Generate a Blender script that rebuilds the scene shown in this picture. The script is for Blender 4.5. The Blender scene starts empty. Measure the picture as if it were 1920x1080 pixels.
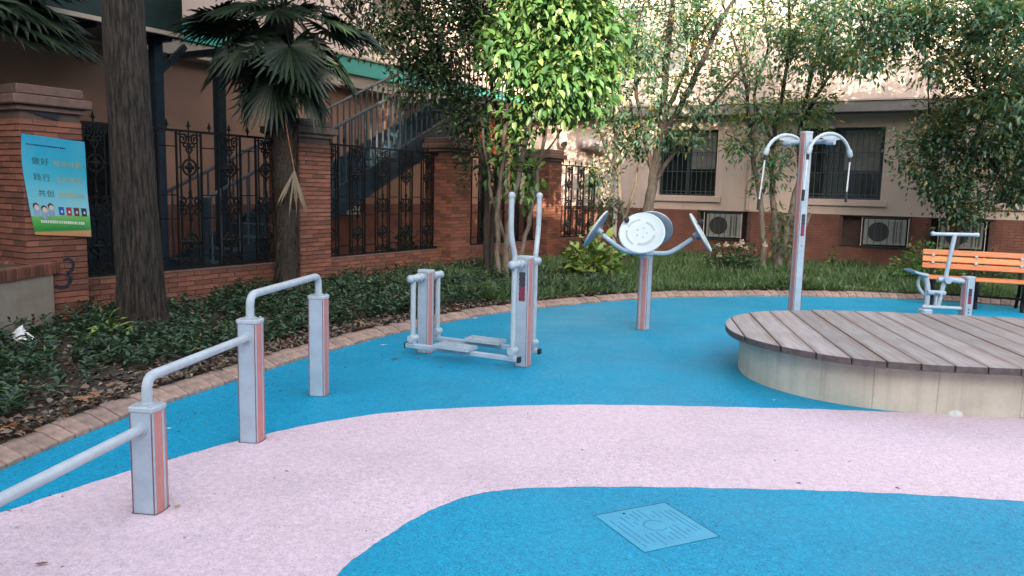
import bpy, bmesh, math, random
import numpy as np
from mathutils import Vector, Matrix
from mathutils.geometry import tessellate_polygon

random.seed(7)
rng = np.random.default_rng(7)
PI = math.pi
R = math.radians
scene = bpy.context.scene
COL = scene.collection

# ------------------------------------------------------------------ camera
CAM_H, PITCH, ROLL, FPX = 1.5, R(7.18), 0.0243, 1440.0
cd = bpy.data.cameras.new('camera')
cd.sensor_width = 36.0
cd.lens = FPX / 1920 * 36
cd.clip_start, cd.clip_end = 0.05, 2000
cam = bpy.data.objects.new('camera', cd)
CAM_M = Matrix.Rotation(PI / 2 - PITCH, 3, 'X') @ Matrix.Rotation(ROLL, 3, 'Z')
cam.matrix_world = Matrix.Translation((0, 0, CAM_H)) @ CAM_M.to_4x4()
COL.objects.link(cam)
scene.camera = cam

# ------------------------------------------------------------------ sky, sun, exposure
SUN_AZ, SUN_EL = R(176.0), R(15.0)       # azimuth clockwise from +Y (the way the camera looks)
SKY_STRENGTH, SUN_STRENGTH = 0.13, 2.0
world = bpy.data.worlds.new('World')
scene.world = world
world.use_nodes = True
wn, wl = world.node_tree.nodes, world.node_tree.links
wn.clear()
sky = wn.new('ShaderNodeTexSky')
sky.sky_type = 'NISHITA'
sky.sun_disc = False
sky.sun_rotation = SUN_AZ
sky.sun_elevation = SUN_EL
sky.air_density, sky.dust_density, sky.ozone_density = 1.0, 2.5, 1.0
hsv = wn.new('ShaderNodeHueSaturation')
hsv.inputs['Saturation'].default_value = 0.52
bg = wn.new('ShaderNodeBackground')
bg.inputs['Strength'].default_value = SKY_STRENGTH
wo = wn.new('ShaderNodeOutputWorld')
wl.new(sky.outputs[0], hsv.inputs['Color'])
wl.new(hsv.outputs[0], bg.inputs['Color'])
wl.new(bg.outputs[0], wo.inputs['Surface'])

sd = bpy.data.lights.new('sun', 'SUN')
sd.energy = SUN_STRENGTH
sd.angle = R(0.6)
sd.color = (1.0, 0.83, 0.62)
sun = bpy.data.objects.new('sun', sd)
to_sun = Vector((math.sin(SUN_AZ) * math.cos(SUN_EL), math.cos(SUN_AZ) * math.cos(SUN_EL), math.sin(SUN_EL)))
sun.rotation_euler = to_sun.to_track_quat('Z', 'Y').to_euler()
sun.location = (0, -30, 30)
COL.objects.link(sun)

vs = scene.view_settings
vs.view_transform = 'Standard'
vs.look = 'None'
vs.exposure = 2.93
vs.gamma = 1.0
vs.use_curve_mapping = False
scene.cycles.use_denoising = True
scene.cycles.max_bounces = 4
scene.cycles.diffuse_bounces = 2
scene.cycles.glossy_bounces = 2
scene.cycles.use_light_tree = False
scene.cycles.transmission_bounces = 4
scene.cycles.transparent_max_bounces = 6
scene.cycles.caustics_reflective = False
scene.cycles.caustics_refractive = False
scene.cycles.sample_clamp_indirect = 6

# ------------------------------------------------------------------ helpers
def at(x, y, Y):
    """a point of the place: seen at photo pixel (x, y), Y metres ahead"""
    d = CAM_M @ Vector(((x - 960) / FPX, -(y - 540) / FPX, -1))
    return Vector((0, 0, CAM_H)) + d * (Y / d.y)

def atz(x, y, z):
    d = CAM_M @ Vector(((x - 960) / FPX, -(y - 540) / FPX, -1))
    return Vector((0, 0, CAM_H)) + d * ((z - CAM_H) / d.z)

def tag(o, label=None, cat=None, group=None, kind=None):
    if label: o['label'] = label
    if cat: o['category'] = cat
    if group: o['group'] = group
    if kind: o['kind'] = kind
    return o

def thing(name, label, cat, loc=(0, 0, 0), rz=0.0, group=None):
    o = bpy.data.objects.new(name, None)
    o.empty_display_size = 0.1
    COL.objects.link(o)
    o.location = loc
    o.rotation_euler = (0, 0, rz)
    return tag(o, label, cat, group)

def link(name, me, parent=None, loc=None, rot=None, scale=None):
    o = bpy.data.objects.new(name, me)
    COL.objects.link(o)
    o.parent = parent
    if loc is not None: o.location = loc
    if rot is not None: o.rotation_euler = rot
    if scale is not None: o.scale = scale
    return o

def catmull(pts, n=6, closed=False):
    P = [Vector(p) for p in pts]
    out = []
    m = len(P)
    rngi = range(m) if closed else range(m - 1)
    for i in rngi:
        if closed:
            a, b, c, d = P[(i - 1) % m], P[i], P[(i + 1) % m], P[(i + 2) % m]
        else:
            b, c = P[i], P[i + 1]
            a = P[i - 1] if i > 0 else b * 2 - c
            d = P[i + 2] if i + 2 < m else c * 2 - b
        for k in range(n):
            t = k / n
            out.append(0.5 * ((2 * b) + (c - a) * t + (2 * a - 5 * b + 4 * c - d) * t * t + (3 * b - a - 3 * c + d) * t ** 3))
    if not closed: out.append(P[-1].copy())
    return out

class MB:
    def __init__(s):
        s.v, s.f = [], []
    def add(s, vs_, fs):
        k = len(s.v)
        s.v += [tuple(p) for p in vs_]
        s.f += [tuple(i + k for i in f) for f in fs]
        return s
    def box(s, c, size, M=None):
        x, y, z = [q / 2 for q in size]
        p = [Vector((sx * x, sy * y, sz * z)) for sx, sy, sz in
             ((-1, -1, -1), (1, -1, -1), (1, 1, -1), (-1, 1, -1), (-1, -1, 1), (1, -1, 1), (1, 1, 1), (-1, 1, 1))]
        if M is not None: p = [M @ q for q in p]
        c = Vector(c)
        return s.add([q + c for q in p], [(0, 3, 2, 1), (4, 5, 6, 7), (0, 1, 5, 4), (1, 2, 6, 5), (2, 3, 7, 6), (3, 0, 4, 7)])
    def span(s, x0, x1, y0, y1, z0, z1):
        return s.box(((x0 + x1) / 2, (y0 + y1) / 2, (z0 + z1) / 2), (x1 - x0, y1 - y0, z1 - z0))
    def bar(s, a, b, w, h, up=(0, 0, 1)):
        a, b = Vector(a), Vector(b)
        d = (b - a); L = d.length; d.normalize()
        u = Vector(up); y = u.cross(d).normalized(); z = d.cross(y)
        M = Matrix((d, y, z)).transposed()
        return s.box((a + b) / 2, (L, w, h), M)
    def tube(s, pts, r, n=10, caps=True):
        P = [Vector(p) for p in pts]
        m = len(P)
        rr = list(r) if hasattr(r, '__len__') else [r] * m
        T = []
        for i in range(m):
            t = P[min(i + 1, m - 1)] - P[max(i - 1, 0)]
            T.append(t.normalized() if t.length > 1e-9 else Vector((0, 0, 1)))
        a = Vector((1, 0, 0)) if abs(T[0].x) < 0.9 else Vector((0, 1, 0))
        u = (a - T[0] * a.dot(T[0])).normalized()
        vv, ff = [], []
        for i in range(m):
            u = (u - T[i] * u.dot(T[i])).normalized()
            w = T[i].cross(u)
            for k in range(n):
                an = 2 * PI * k / n
                vv.append(P[i] + (u * math.cos(an) + w * math.sin(an)) * rr[i])
        for i in range(m - 1):
            for k in range(n):
                ff.append((i * n + k, i * n + (k + 1) % n, (i + 1) * n + (k + 1) % n, (i + 1) * n + k))
        if caps:
            ff.append(tuple(range(n))[::-1])
            ff.append(tuple(range((m - 1) * n, m * n)))
        return s.add(vv, ff)
    def prism(s, poly, z0, z1, M=None):
        n = len(poly)
        p = [Vector((x, y, z0)) for x, y in poly] + [Vector((x, y, z1)) for x, y in poly]
        if M is not None: p = [M @ q for q in p]
        f = [(i, (i + 1) % n, n + (i + 1) % n, n + i) for i in range(n)]
        return s.add(p, f + [tuple(range(n))[::-1], tuple(range(n, 2 * n))])
    def lathe(s, prof, n=24, M=None):
        p = []
        m = len(prof)
        for r_, z in prof:
            for k in range(n):
                a = 2 * PI * k / n
                p.append(Vector((r_ * math.cos(a), r_ * math.sin(a), z)))
        if M is not None: p = [M @ q for q in p]
        f = [(i * n + k, i * n + (k + 1) % n, (i + 1) * n + (k + 1) % n, (i + 1) * n + k) for i in range(m - 1) for k in range(n)]
        f += [tuple(range(n))[::-1], tuple(range((m - 1) * n, m * n))]
        return s.add(p, f)
    def mesh(s, name, m, smooth=False, bevel=0.0):
        me = bpy.data.meshes.new(name)
        me.from_pydata(s.v, [], s.f)
        if bevel:
            bm = bmesh.new(); bm.from_mesh(me)
            es = [e for e in bm.edges if len(e.link_faces) == 2 and e.calc_face_angle(0) > 0.6]
            bmesh.ops.bevel(bm, geom=es, offset=bevel, segments=1, affect='EDGES')
            bm.to_mesh(me); bm.free()
        if m is not None: me.materials.append(m)
        if smooth:
            me.polygons.foreach_set('use_smooth', [True] * len(me.polygons))
            try: me.set_sharp_from_angle(angle=R(40))
            except Exception: pass
        me.update()
        return me
    def build(s, name, m, parent=None, smooth=False, bevel=0.0, loc=None, rot=None):
        return link(name, s.mesh(name, m, smooth, bevel), parent, loc, rot)

def polysheet(poly, z, name, m, parent=None):
    tri = tessellate_polygon([[Vector((x, y, 0)) for x, y in poly]])
    me = bpy.data.meshes.new(name)
    fs = []
    for t in tri:
        a, b, c = [poly[i] for i in t]
        cr = (b[0] - a[0]) * (c[1] - a[1]) - (b[1] - a[1]) * (c[0] - a[0])
        fs.append(tuple(t) if cr > 0 else tuple(t)[::-1])
    me.from_pydata([(x, y, z) for x, y in poly], [], fs)
    me.materials.append(m)
    me.update()
    return link(name, me, parent)

# ------------------------------------------------------------------ materials
def newmat(name):
    m = bpy.data.materials.new(name)
    m.use_nodes = True
    nt = m.node_tree
    b = nt.nodes['Principled BSDF']
    return m, nt, b

def ramp(nt, fac, stops):
    n = nt.nodes.new('ShaderNodeValToRGB')
    el = n.color_ramp.elements
    while len(el) < len(stops): el.new(0.5)
    for e, (p, c) in zip(el, stops):
        e.position = p
        e.color = (*c, 1)
    nt.links.new(fac, n.inputs[0])
    return n.outputs[0]

def noise(nt, scale, detail=4, rough=0.55, coord='Object', stretch=None):
    tc = nt.nodes.new('ShaderNodeTexCoord')
    out = tc.outputs[coord]
    if stretch:
        mp = nt.nodes.new('ShaderNodeMapping')
        mp.inputs['Scale'].default_value = stretch
        nt.links.new(out, mp.inputs[0]); out = mp.outputs[0]
    n = nt.nodes.new('ShaderNodeTexNoise')
    n.inputs['Scale'].default_value = scale
    n.inputs['Detail'].default_value = detail
    n.inputs['Roughness'].default_value = rough
    nt.links.new(out, n.inputs['Vector'])
    return n.outputs['Fac']

def mixc(nt, fac, a, b, mode='MIX'):
    n = nt.nodes.new('ShaderNodeMix')
    n.data_type = 'RGBA'; n.blend_type = mode
    for sock, val in ((n.inputs[0], fac), (n.inputs[6], a), (n.inputs[7], b)):
        if hasattr(val, 'links'): nt.links.new(val, sock)
        elif isinstance(val, tuple): sock.default_value = (*val, 1)
        else: sock.default_value = val
    return n.outputs[2]

def bump(nt, b, h, strength=0.3, dist=0.01):
    n = nt.nodes.new('ShaderNodeBump')
    n.inputs['Strength'].default_value = strength
    n.inputs['Distance'].default_value = dist
    nt.links.new(h, n.inputs['Height'])
    nt.links.new(n.outputs[0], b.inputs['Normal'])

def simple(name, c, rough=0.6, metal=0.0, var=0.18, scale=6, bstr=0.0, bscale=60, spec=0.5, coord='Object', rnd=0.0, stretch=None):
    m, nt, b = newmat(name)
    lo = tuple(q * (1 - var) for q in c); hi = tuple(min(1, q * (1 + var)) for q in c)
    col = ramp(nt, noise(nt, scale, 5, 0.6, coord, stretch), [(0.3, lo), (0.7, hi)])
    if rnd:
        oi = nt.nodes.new('ShaderNodeObjectInfo')
        col = mixc(nt, 1.0, col, ramp(nt, oi.outputs['Random'], [(0, (1 - rnd,) * 3), (1, (1 + rnd * 0.6, 1 + rnd * 0.4, 1 + rnd * 0.3))]), 'MULTIPLY')
    nt.links.new(col, b.inputs['Base Color'])
    b.inputs['Roughness'].default_value = rough
    b.inputs['Metallic'].default_value = metal
    b.inputs['Specular IOR Level'].default_value = spec
    if bstr: bump(nt, b, noise(nt, bscale, 4, 0.6, coord), bstr, 0.01)
    return m

def rubber(name, base, dark, light, wear):
    """bonded rubber crumb: speckled grains with large soft patches of dust"""
    m, nt, b = newmat(name)
    tc = nt.nodes.new('ShaderNodeTexCoord')
    vo = nt.nodes.new('ShaderNodeTexVoronoi')
    vo.inputs['Scale'].default_value = 150
    nt.links.new(tc.outputs['Object'], vo.inputs['Vector'])
    sep = nt.nodes.new('ShaderNodeSeparateColor')
    nt.links.new(vo.outputs['Color'], sep.inputs[0])
    grain = ramp(nt, sep.outputs[0], [(0.0, dark), (0.30, base), (0.80, base), (1.0, light)])
    col = mixc(nt, ramp(nt, noise(nt, 0.9, 5, 0.6), [(0.42, (0, 0, 0)), (0.75, (0.5, 0.5, 0.5))]), grain, wear)
    col = mixc(nt, 1.0, col, ramp(nt, noise(nt, 26, 3, 0.6), [(0.3, (0.86,) * 3), (0.7, (1.08,) * 3)]), 'MULTIPLY')
    col = mixc(nt, 1.0, col, ramp(nt, noise(nt, 0.55, 6, 0.65), [(0.3, (0.84,) * 3), (0.5, (1.0,) * 3), (0.7, (1.06,) * 3)]), 'MULTIPLY')
    col = mixc(nt, ramp(nt, noise(nt, 3.1, 7, 0.75), [(0.60, (0, 0, 0)), (0.78, (0.28,) * 3)]), col, tuple(q * 0.45 for q in base))
    nt.links.new(col, b.inputs['Base Color'])
    nt.links.new(ramp(nt, noise(nt, 1.4, 4, 0.6), [(0.35, (0.46,) * 3), (0.7, (0.68,) * 3)]), b.inputs['Roughness'])
    b.inputs['Specular IOR Level'].default_value = 0.30
    bump(nt, b, vo.outputs['Distance'], 0.55, 0.004)
    return m

def leafmat(name, stops, rough=0.42, trans=0.3, tcol=None, coord_var=0.0):
    m, nt, b = newmat(name)
    g = nt.nodes.new('ShaderNodeNewGeometry')
    col = ramp(nt, g.outputs['Random Per Island'], stops)
    nt.links.new(col, b.inputs['Base Color'])
    b.inputs['Roughness'].default_value = rough
    b.inputs['Specular IOR Level'].default_value = 0.45
    tr = nt.nodes.new('ShaderNodeBsdfTranslucent')
    tc = mixc(nt, 1.0, col, tcol or (1.5, 1.6, 0.6), 'MULTIPLY')
    nt.links.new(tc, tr.inputs['Color'])
    mx = nt.nodes.new('ShaderNodeMixShader')
    mx.inputs[0].default_value = trans
    out = [n for n in nt.nodes if n.type == 'OUTPUT_MATERIAL'][0]
    nt.links.new(b.outputs[0], mx.inputs[1])
    nt.links.new(tr.outputs[0], mx.inputs[2])
    nt.links.new(mx.outputs[0], out.inputs[0])
    return m

def leafrand(name, stops, rough=0.42):
    """colour per object for single leaves"""
    m, nt, b = newmat(name)
    oi = nt.nodes.new('ShaderNodeObjectInfo')
    nt.links.new(ramp(nt, oi.outputs['Random'], stops), b.inputs['Base Color'])
    b.inputs['Roughness'].default_value = rough
    return m

M_BLUE = rubber('blue_rubber', (0.002, 0.29, 0.475), (0.001, 0.135, 0.26), (0.012, 0.42, 0.62), (0.006, 0.32, 0.49))
M_PINK = rubber('pink_rubber', (0.72, 0.545, 0.60), (0.50, 0.355, 0.41), (0.81, 0.69, 0.74), (0.66, 0.51, 0.56))
M_COVER = simple('blue_painted_cover', (0.012, 0.31, 0.485), 0.42, 0, 0.12, 9, 0.1, 60)
M_SLOT = simple('cover_slot_paint', (0.006, 0.17, 0.30), 0.6)
M_GAP = simple('dark_joint', (0.02, 0.035, 0.05), 0.9)
M_GRIME = simple('base_grime', (0.09, 0.095, 0.10), 0.9, 0, 0.5, 40)
M_SOIL = simple('soil', (0.045, 0.032, 0.022), 0.95, 0, 0.4, 14, 0.8, 30)
M_GROUND = simple('courtyard_concrete', (0.2, 0.19, 0.17), 0.9, 0, 0.25, 2, 0.2, 40)
M_KERB = simple('kerb_paver', (0.34, 0.235, 0.19), 0.85, 0, 0.3, 18, 0.5, 70, rnd=0.22)
M_MORTAR = simple('mortar', (0.20, 0.165, 0.14), 0.95, 0, 0.25, 20, 0.3, 60)
M_BRICK = simple('red_brick', (0.225, 0.090, 0.060), 0.82, 0, 0.30, 5, 0.35, 90, rnd=0.42)
M_BRICKM = simple('red_brick_far', (0.19, 0.076, 0.054), 0.85, 0, 0.28, 3, 0.25, 90)
M_JOINT = simple('brick_joint', (0.10, 0.066, 0.052), 0.95, 0, 0.3, 8)
M_CAPST = simple('red_sandstone_cap', (0.16, 0.098, 0.08), 0.85, 0, 0.25, 9, 0.4, 60)
M_TAN = simple('tan_render', (0.30, 0.26, 0.21), 0.9, 0, 0.16, 5, 0.2, 80)
M_MOSS = simple('mossy_soil', (0.05, 0.06, 0.035), 0.95, 0, 0.4, 20, 0.5, 50)
def streaky(name, c):
    m, nt, b = newmat(name)
    c1 = ramp(nt, noise(nt, 1.5, 5, 0.6), [(0.3, tuple(q * .93 for q in c)), (0.7, tuple(min(1, q * 1.06) for q in c))])
    st = ramp(nt, noise(nt, 1.0, 6, 0.7, stretch=(5, 5, 0.45)), [(0.50, (0, 0, 0)), (0.72, (0.42,) * 3)])
    c2 = mixc(nt, st, c1, tuple(q * .62 for q in c))
    nt.links.new(c2, b.inputs['Base Color'])
    b.inputs['Roughness'].default_value = 0.9
    bump(nt, b, noise(nt, 90, 4, 0.6), 0.15, 0.004)
    return m
M_PEACH = streaky('peach_plaster', (0.61, 0.475, 0.405))
M_PEACHD = simple('peach_trim', (0.56, 0.43, 0.37), 0.85, 0, 0.1, 3)
M_EAVE = simple('grey_eave', (0.22, 0.20, 0.19), 0.7, 0, 0.15, 4)
M_TEAL = simple('teal_fascia', (0.05, 0.42, 0.33), 0.6, 0, 0.12, 3)
M_BEIGE = simple('beige_fascia', (0.50, 0.40, 0.31), 0.8, 0, 0.12, 4)
M_STEELB = simple('dark_blue_steel', (0.014, 0.028, 0.042), 0.45, 0.0, 0.3, 10)
M_STEPB = simple('blue_stair_plate', (0.035, 0.08, 0.115), 0.55, 0.0, 0.3, 8)
M_RAIL = simple('galvanised_rail', (0.075, 0.09, 0.105), 0.45, 0.2, 0.15, 10)
M_IRON = simple('black_iron', (0.006, 0.006, 0.007), 0.6, 0, 0.4, 20, spec=0.25)
M_GREY = simple('grey_powder_coat', (0.38, 0.455, 0.53), 0.38, 0.0, 0.13, 9, 0.06, 200)
M_GREYL = simple('pale_grey_paint', (0.42, 0.475, 0.52), 0.36, 0.0, 0.12, 9)
M_SALMON = simple('salmon_strip', (0.50, 0.205, 0.185), 0.5, 0, 0.14, 7)
M_DKEDGE = simple('dark_red_edge', (0.20, 0.10, 0.105), 0.6)
M_DISC = simple('white_disc', (0.52, 0.585, 0.60), 0.35, 0, 0.04, 6)
M_DISCB = simple('disc_relief', (0.36, 0.41, 0.42), 0.45, 0, 0.1, 20)
M_BACKD = simple('disc_back', (0.20, 0.24, 0.30), 0.45)
M_BLACK = simple('black_rubber', (0.014, 0.014, 0.016), 0.5)
M_BOLT = simple('steel_bolt', (0.55, 0.55, 0.56), 0.3, 0.8)
M_STICK = simple('sticker_dark', (0.045, 0.04, 0.055), 0.5, 0, 0.5, 60)
M_STICKR = simple('sticker_red', (0.22, 0.03, 0.06), 0.5, 0, 0.5, 80)
M_ENDG = simple('plank_end_grain', (0.10, 0.078, 0.074), 0.75, 0, 0.35, 25, 0.3, 80)
M_CHROME = simple('bright_cord', (0.75, 0.77, 0.80), 0.3, 0.3)
M_PLANK = None
M_CONC = None
M_ORANGE = None
M_BARK = None
M_WINFR = simple('dark_window_frame', (0.028, 0.045, 0.045), 0.5)
M_WINBAR = simple('window_bar', (0.05, 0.075, 0.075), 0.45, 0.2)
M_ACW = simple('air_conditioner_white', (0.30, 0.295, 0.27), 0.5, 0, 0.1, 10)
M_ACD = simple('air_conditioner_dark', (0.03, 0.03, 0.03), 0.6)
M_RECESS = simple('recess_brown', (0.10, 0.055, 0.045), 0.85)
M_PIPE = simple('white_downpipe', (0.62, 0.56, 0.53), 0.5)
M_VENT = simple('vent_pipe', (0.55, 0.45, 0.42), 0.5)
M_BLIND = simple('grey_blind', (0.17, 0.17, 0.16), 0.7)
M_PAPER = simple('white_scrap', (0.75, 0.75, 0.75), 0.7)
M_LEAFL = leafmat('leaf_litter', [(0.0, (0.05, 0.035, 0.025)), (0.4, (0.12, 0.088, 0.062)), (0.75, (0.21, 0.17, 0.135)), (0.95, (0.29, 0.13, 0.06)), (1.0, (0.34, 0.28, 0.23))], 0.85, 0.05, (1, 1, 1))
M_DRY = simple('dry_leaf', (0.33, 0.15, 0.06), 0.8, 0, 0.4, 30)

def special_mats():
    global M_PLANK, M_CONC, M_ORANGE, M_BARK, M_STEM, M_PALMT, M_GLASS
    # weathered deck plank
    m, nt, b = newmat('weathered_plank')
    n1 = noise(nt, 3.0, 8, 0.7, stretch=(9, 0.6, 9))
    c1 = ramp(nt, n1, [(0.25, (0.17, 0.14, 0.132)), (0.5, (0.345, 0.32, 0.315)), (0.75, (0.47, 0.45, 0.45))])
    n2 = noise(nt, 2.2, 5, 0.6)
    c2 = mixc(nt, ramp(nt, n2, [(0.45, (0, 0, 0)), (0.78, (0.5,) * 3)]), c1, (0.24, 0.165, 0.15))
    oi = nt.nodes.new('ShaderNodeObjectInfo')
    c3 = mixc(nt, 1.0, c2, ramp(nt, oi.outputs['Random'], [(0, (0.78,) * 3), (1, (1.15, 1.12, 1.12))]), 'MULTIPLY')
    # browner, less weathered wood along the edges of each board
    tc = nt.nodes.new('ShaderNodeTexCoord'); sp = nt.nodes.new('ShaderNodeSeparateXYZ')
    nt.links.new(tc.outputs['Object'], sp.inputs[0])
    ab = nt.nodes.new('ShaderNodeMath'); ab.operation = 'ABSOLUTE'
    nt.links.new(sp.outputs['X'], ab.inputs[0])
    wob = nt.nodes.new('ShaderNodeMath'); wob.operation = 'MULTIPLY_ADD'
    nt.links.new(noise(nt, 3.0, 6, 0.7), wob.inputs[0]); wob.inputs[1].default_value = 0.11
    nt.links.new(ab.outputs[0], wob.inputs[2])
    mr = nt.nodes.new('ShaderNodeMapRange')
    mr.inputs['From Min'].default_value = 0.105; mr.inputs['From Max'].default_value = 0.165
    mr.inputs['To Max'].default_value = 0.75
    nt.links.new(wob.outputs[0], mr.inputs['Value'])
    c3 = mixc(nt, mr.outputs[0], c3, (0.20, 0.135, 0.115))
    nt.links.new(c3, b.inputs['Base Color'])
    b.inputs['Roughness'].default_value = 0.5
    bump(nt, b, noise(nt, 8, 6, 0.7, stretch=(14, 0.5, 14)), 0.4, 0.006)
    M_PLANK = m
    # stained cast concrete
    m, nt, b = newmat('stained_concrete')
    n1 = noise(nt, 2.0, 6, 0.65)
    c1 = ramp(nt, n1, [(0.3, (0.47, 0.42, 0.335)), (0.6, (0.63, 0.58, 0.475)), (0.8, (0.70, 0.65, 0.54))])
    n2 = noise(nt, 2.4, 5, 0.65, stretch=(5, 5, 0.35))
    c2 = mixc(nt, ramp(nt, n2, [(0.5, (0, 0, 0)), (0.8, (0.45,) * 3)]), c1, (0.24, 0.195, 0.155))
    nt.links.new(c2, b.inputs['Base Color'])
    b.inputs['Roughness'].default_value = 0.88
    bump(nt, b, noise(nt, 45, 5, 0.65), 0.35, 0.006)
    M_CONC = m
    # varnished bench slat
    M_ORANGE = simple('orange_slat', (0.78, 0.26, 0.095), 0.3, 0, 0.2, 5, stretch=(1, 12, 12), rnd=0.28)
    # fissured bark
    m, nt, b = newmat('fissured_bark')
    n1 = noise(nt, 1, 7, 0.62, stretch=(42, 42, 5.0))
    nt.links.new(ramp(nt, n1, [(0.40, (0.004, 0.003, 0.002)), (0.50, (0.026, 0.018, 0.013)), (0.64, (0.060, 0.045, 0.034))]), b.inputs['Base Color'])
    b.inputs['Roughness'].default_value = 0.95
    bump(nt, b, n1, 1.0, 0.04)
    M_BARK = m
    # stem bark: pale low down, dark brown higher up
    m, nt, b = newmat('pale_stem_bark')
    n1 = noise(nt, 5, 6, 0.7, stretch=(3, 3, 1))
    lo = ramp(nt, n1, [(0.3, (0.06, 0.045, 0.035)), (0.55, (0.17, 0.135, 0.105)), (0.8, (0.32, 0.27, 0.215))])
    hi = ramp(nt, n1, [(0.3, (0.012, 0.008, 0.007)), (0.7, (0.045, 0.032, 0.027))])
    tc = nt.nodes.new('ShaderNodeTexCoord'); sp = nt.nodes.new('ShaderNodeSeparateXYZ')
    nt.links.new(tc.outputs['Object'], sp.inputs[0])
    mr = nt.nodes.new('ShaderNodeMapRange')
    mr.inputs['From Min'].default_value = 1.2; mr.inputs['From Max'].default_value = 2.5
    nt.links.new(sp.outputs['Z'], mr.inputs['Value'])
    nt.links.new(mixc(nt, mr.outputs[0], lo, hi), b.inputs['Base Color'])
    b.inputs['Roughness'].default_value = 0.9
    bump(nt, b, n1, 0.5, 0.01)
    M_STEM = m
    m, nt, b = newmat('palm_fibre')
    n1 = noise(nt, 8, 6, 0.7, stretch=(6, 6, 2))
    nt.links.new(ramp(nt, n1, [(0.3, (0.012, 0.009, 0.007)), (0.6, (0.055, 0.04, 0.03)), (0.8, (0.11, 0.085, 0.065))]), b.inputs['Base Color'])
    b.inputs['Roughness'].default_value = 0.95
    bump(nt, b, n1, 1.0, 0.02)
    M_PALMT = m
    m, nt, b = newmat('dark_window_glass')
    b.inputs['Base Color'].default_value = (0.012, 0.016, 0.018, 1)
    b.inputs['Roughness'].default_value = 0.08
    b.inputs['Specular IOR Level'].default_value = 0.6
    M_GLASS = m
special_mats()
M_DSTEM2 = simple('brown_branch_bark', (0.075, 0.058, 0.048), 0.9, 0, 0.4, 8, 0.5, 30)
M_DSTEM = simple('dark_stem_bark', (0.038, 0.030, 0.025), 0.9, 0, 0.5, 8, 0.5, 30)

L_BRIGHT = [(0.0, (0.035, 0.095, 0.035)), (0.3, (0.062, 0.15, 0.048)), (0.6, (0.10, 0.205, 0.062)), (0.85, (0.155, 0.265, 0.085)), (1.0, (0.27, 0.34, 0.12))]
L_MID = [(0.0, (0.022, 0.055, 0.033)), (0.5, (0.05, 0.112, 0.065)), (0.82, (0.095, 0.17, 0.095)), (0.92, (0.20, 0.20, 0.07)), (1.0, (0.25, 0.16, 0.06))]
L_DARK = [(0.0, (0.012, 0.03, 0.013)), (0.6, (0.026, 0.058, 0.022)), (1.0, (0.06, 0.10, 0.035))]
L_SOFT = [(0.0, (0.035, 0.085, 0.055)), (0.5, (0.075, 0.165, 0.105)), (0.8, (0.13, 0.24, 0.15)), (0.9, (0.24, 0.25, 0.10)), (1.0, (0.30, 0.21, 0.08))]
L_GRASS = [(0.0, (0.055, 0.105, 0.045)), (0.5, (0.11, 0.20, 0.08)), (0.88, (0.17, 0.27, 0.115)), (1.0, (0.30, 0.28, 0.17))]
ML_BRIGHT = leafmat('bright_leaf', L_BRIGHT, 0.4, 0.32)
ML_MID = leafmat('mid_green_leaf', L_MID, 0.4, 0.3)
ML_DARK = leafmat('dark_leaf', L_DARK, 0.38, 0.18)
ML_SOFT = leafmat('soft_green_leaf', L_SOFT, 0.45, 0.4)
ML_GRASS = leafmat('grass_blade', L_GRASS, 0.5, 0.25)
ML_COVER = leafmat('ground_cover_leaf', [(0.0, (0.022, 0.046, 0.028)), (0.5, (0.048, 0.088, 0.052)), (0.85, (0.085, 0.14, 0.08)), (0.985, (0.13, 0.21, 0.09)), (1.0, (0.35, 0.06, 0.06))], 0.5, 0.15)
ML_PALM = leafmat('palm_leaf', [(0.0, (0.006, 0.015, 0.008)), (0.6, (0.013, 0.029, 0.014)), (1.0, (0.032, 0.052, 0.025))], 0.5, 0.1)
MO_BRIGHT = leafrand('bright_single_leaf', L_BRIGHT, 0.36)
MO_BUSH = leafrand('bush_single_leaf', [(0.0, (0.09, 0.19, 0.04)), (0.5, (0.19, 0.30, 0.06)), (1.0, (0.36, 0.40, 0.09))], 0.4)

# ------------------------------------------------------------------ fast leaf meshes
def leaf_mesh(name, P, D, U, L, W, m, style=0, fold=0.25):
    """P base points, D unit directions, U approximate up, L lengths, W widths"""
    n = len(P)
    S = np.cross(D, U); S /= (np.linalg.norm(S, axis=1, keepdims=True) + 1e-9)
    N = np.cross(S, D)
    L = L[:, None]; W = W[:, None]
    if style == 0:
        a = P
        b = P + D * L * 0.45 - S * W * 0.5 + N * W * fold
        c = P + D * L - N * L * 0.08
        d = P + D * L * 0.45 + S * W * 0.5 + N * W * fold
        V = np.stack([a, b, c, d], 1).reshape(-1, 3)
        T = np.array([[0, 2, 1], [0, 3, 2]])
        k = 4
    else:
        mid = P + D * L * 0.5 + N * L * 0.03
        tip = P + D * L - N * L * 0.14
        b1 = P + D * L * 0.25 - S * W * 0.42 + N * W * fold
        b2 = P + D * L * 0.62 - S * W * 0.42 + N * (W * fold - L * 0.03)
        d1 = P + D * L * 0.25 + S * W * 0.42 + N * W * fold
        d2 = P + D * L * 0.62 + S * W * 0.42 + N * (W * fold - L * 0.03)
        V = np.stack([P, mid, tip, b1, b2, d1, d2], 1).reshape(-1, 3)
        T = np.array([[0, 1, 3], [3, 1, 4], [4, 1, 2], [0, 5, 1], [5, 6, 1], [6, 2, 1]])
        k = 7
    F = (T[None] + (np.arange(n) * k)[:, None, None]).reshape(-1, 3)
    return npmesh(name, V, F, m)

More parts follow.
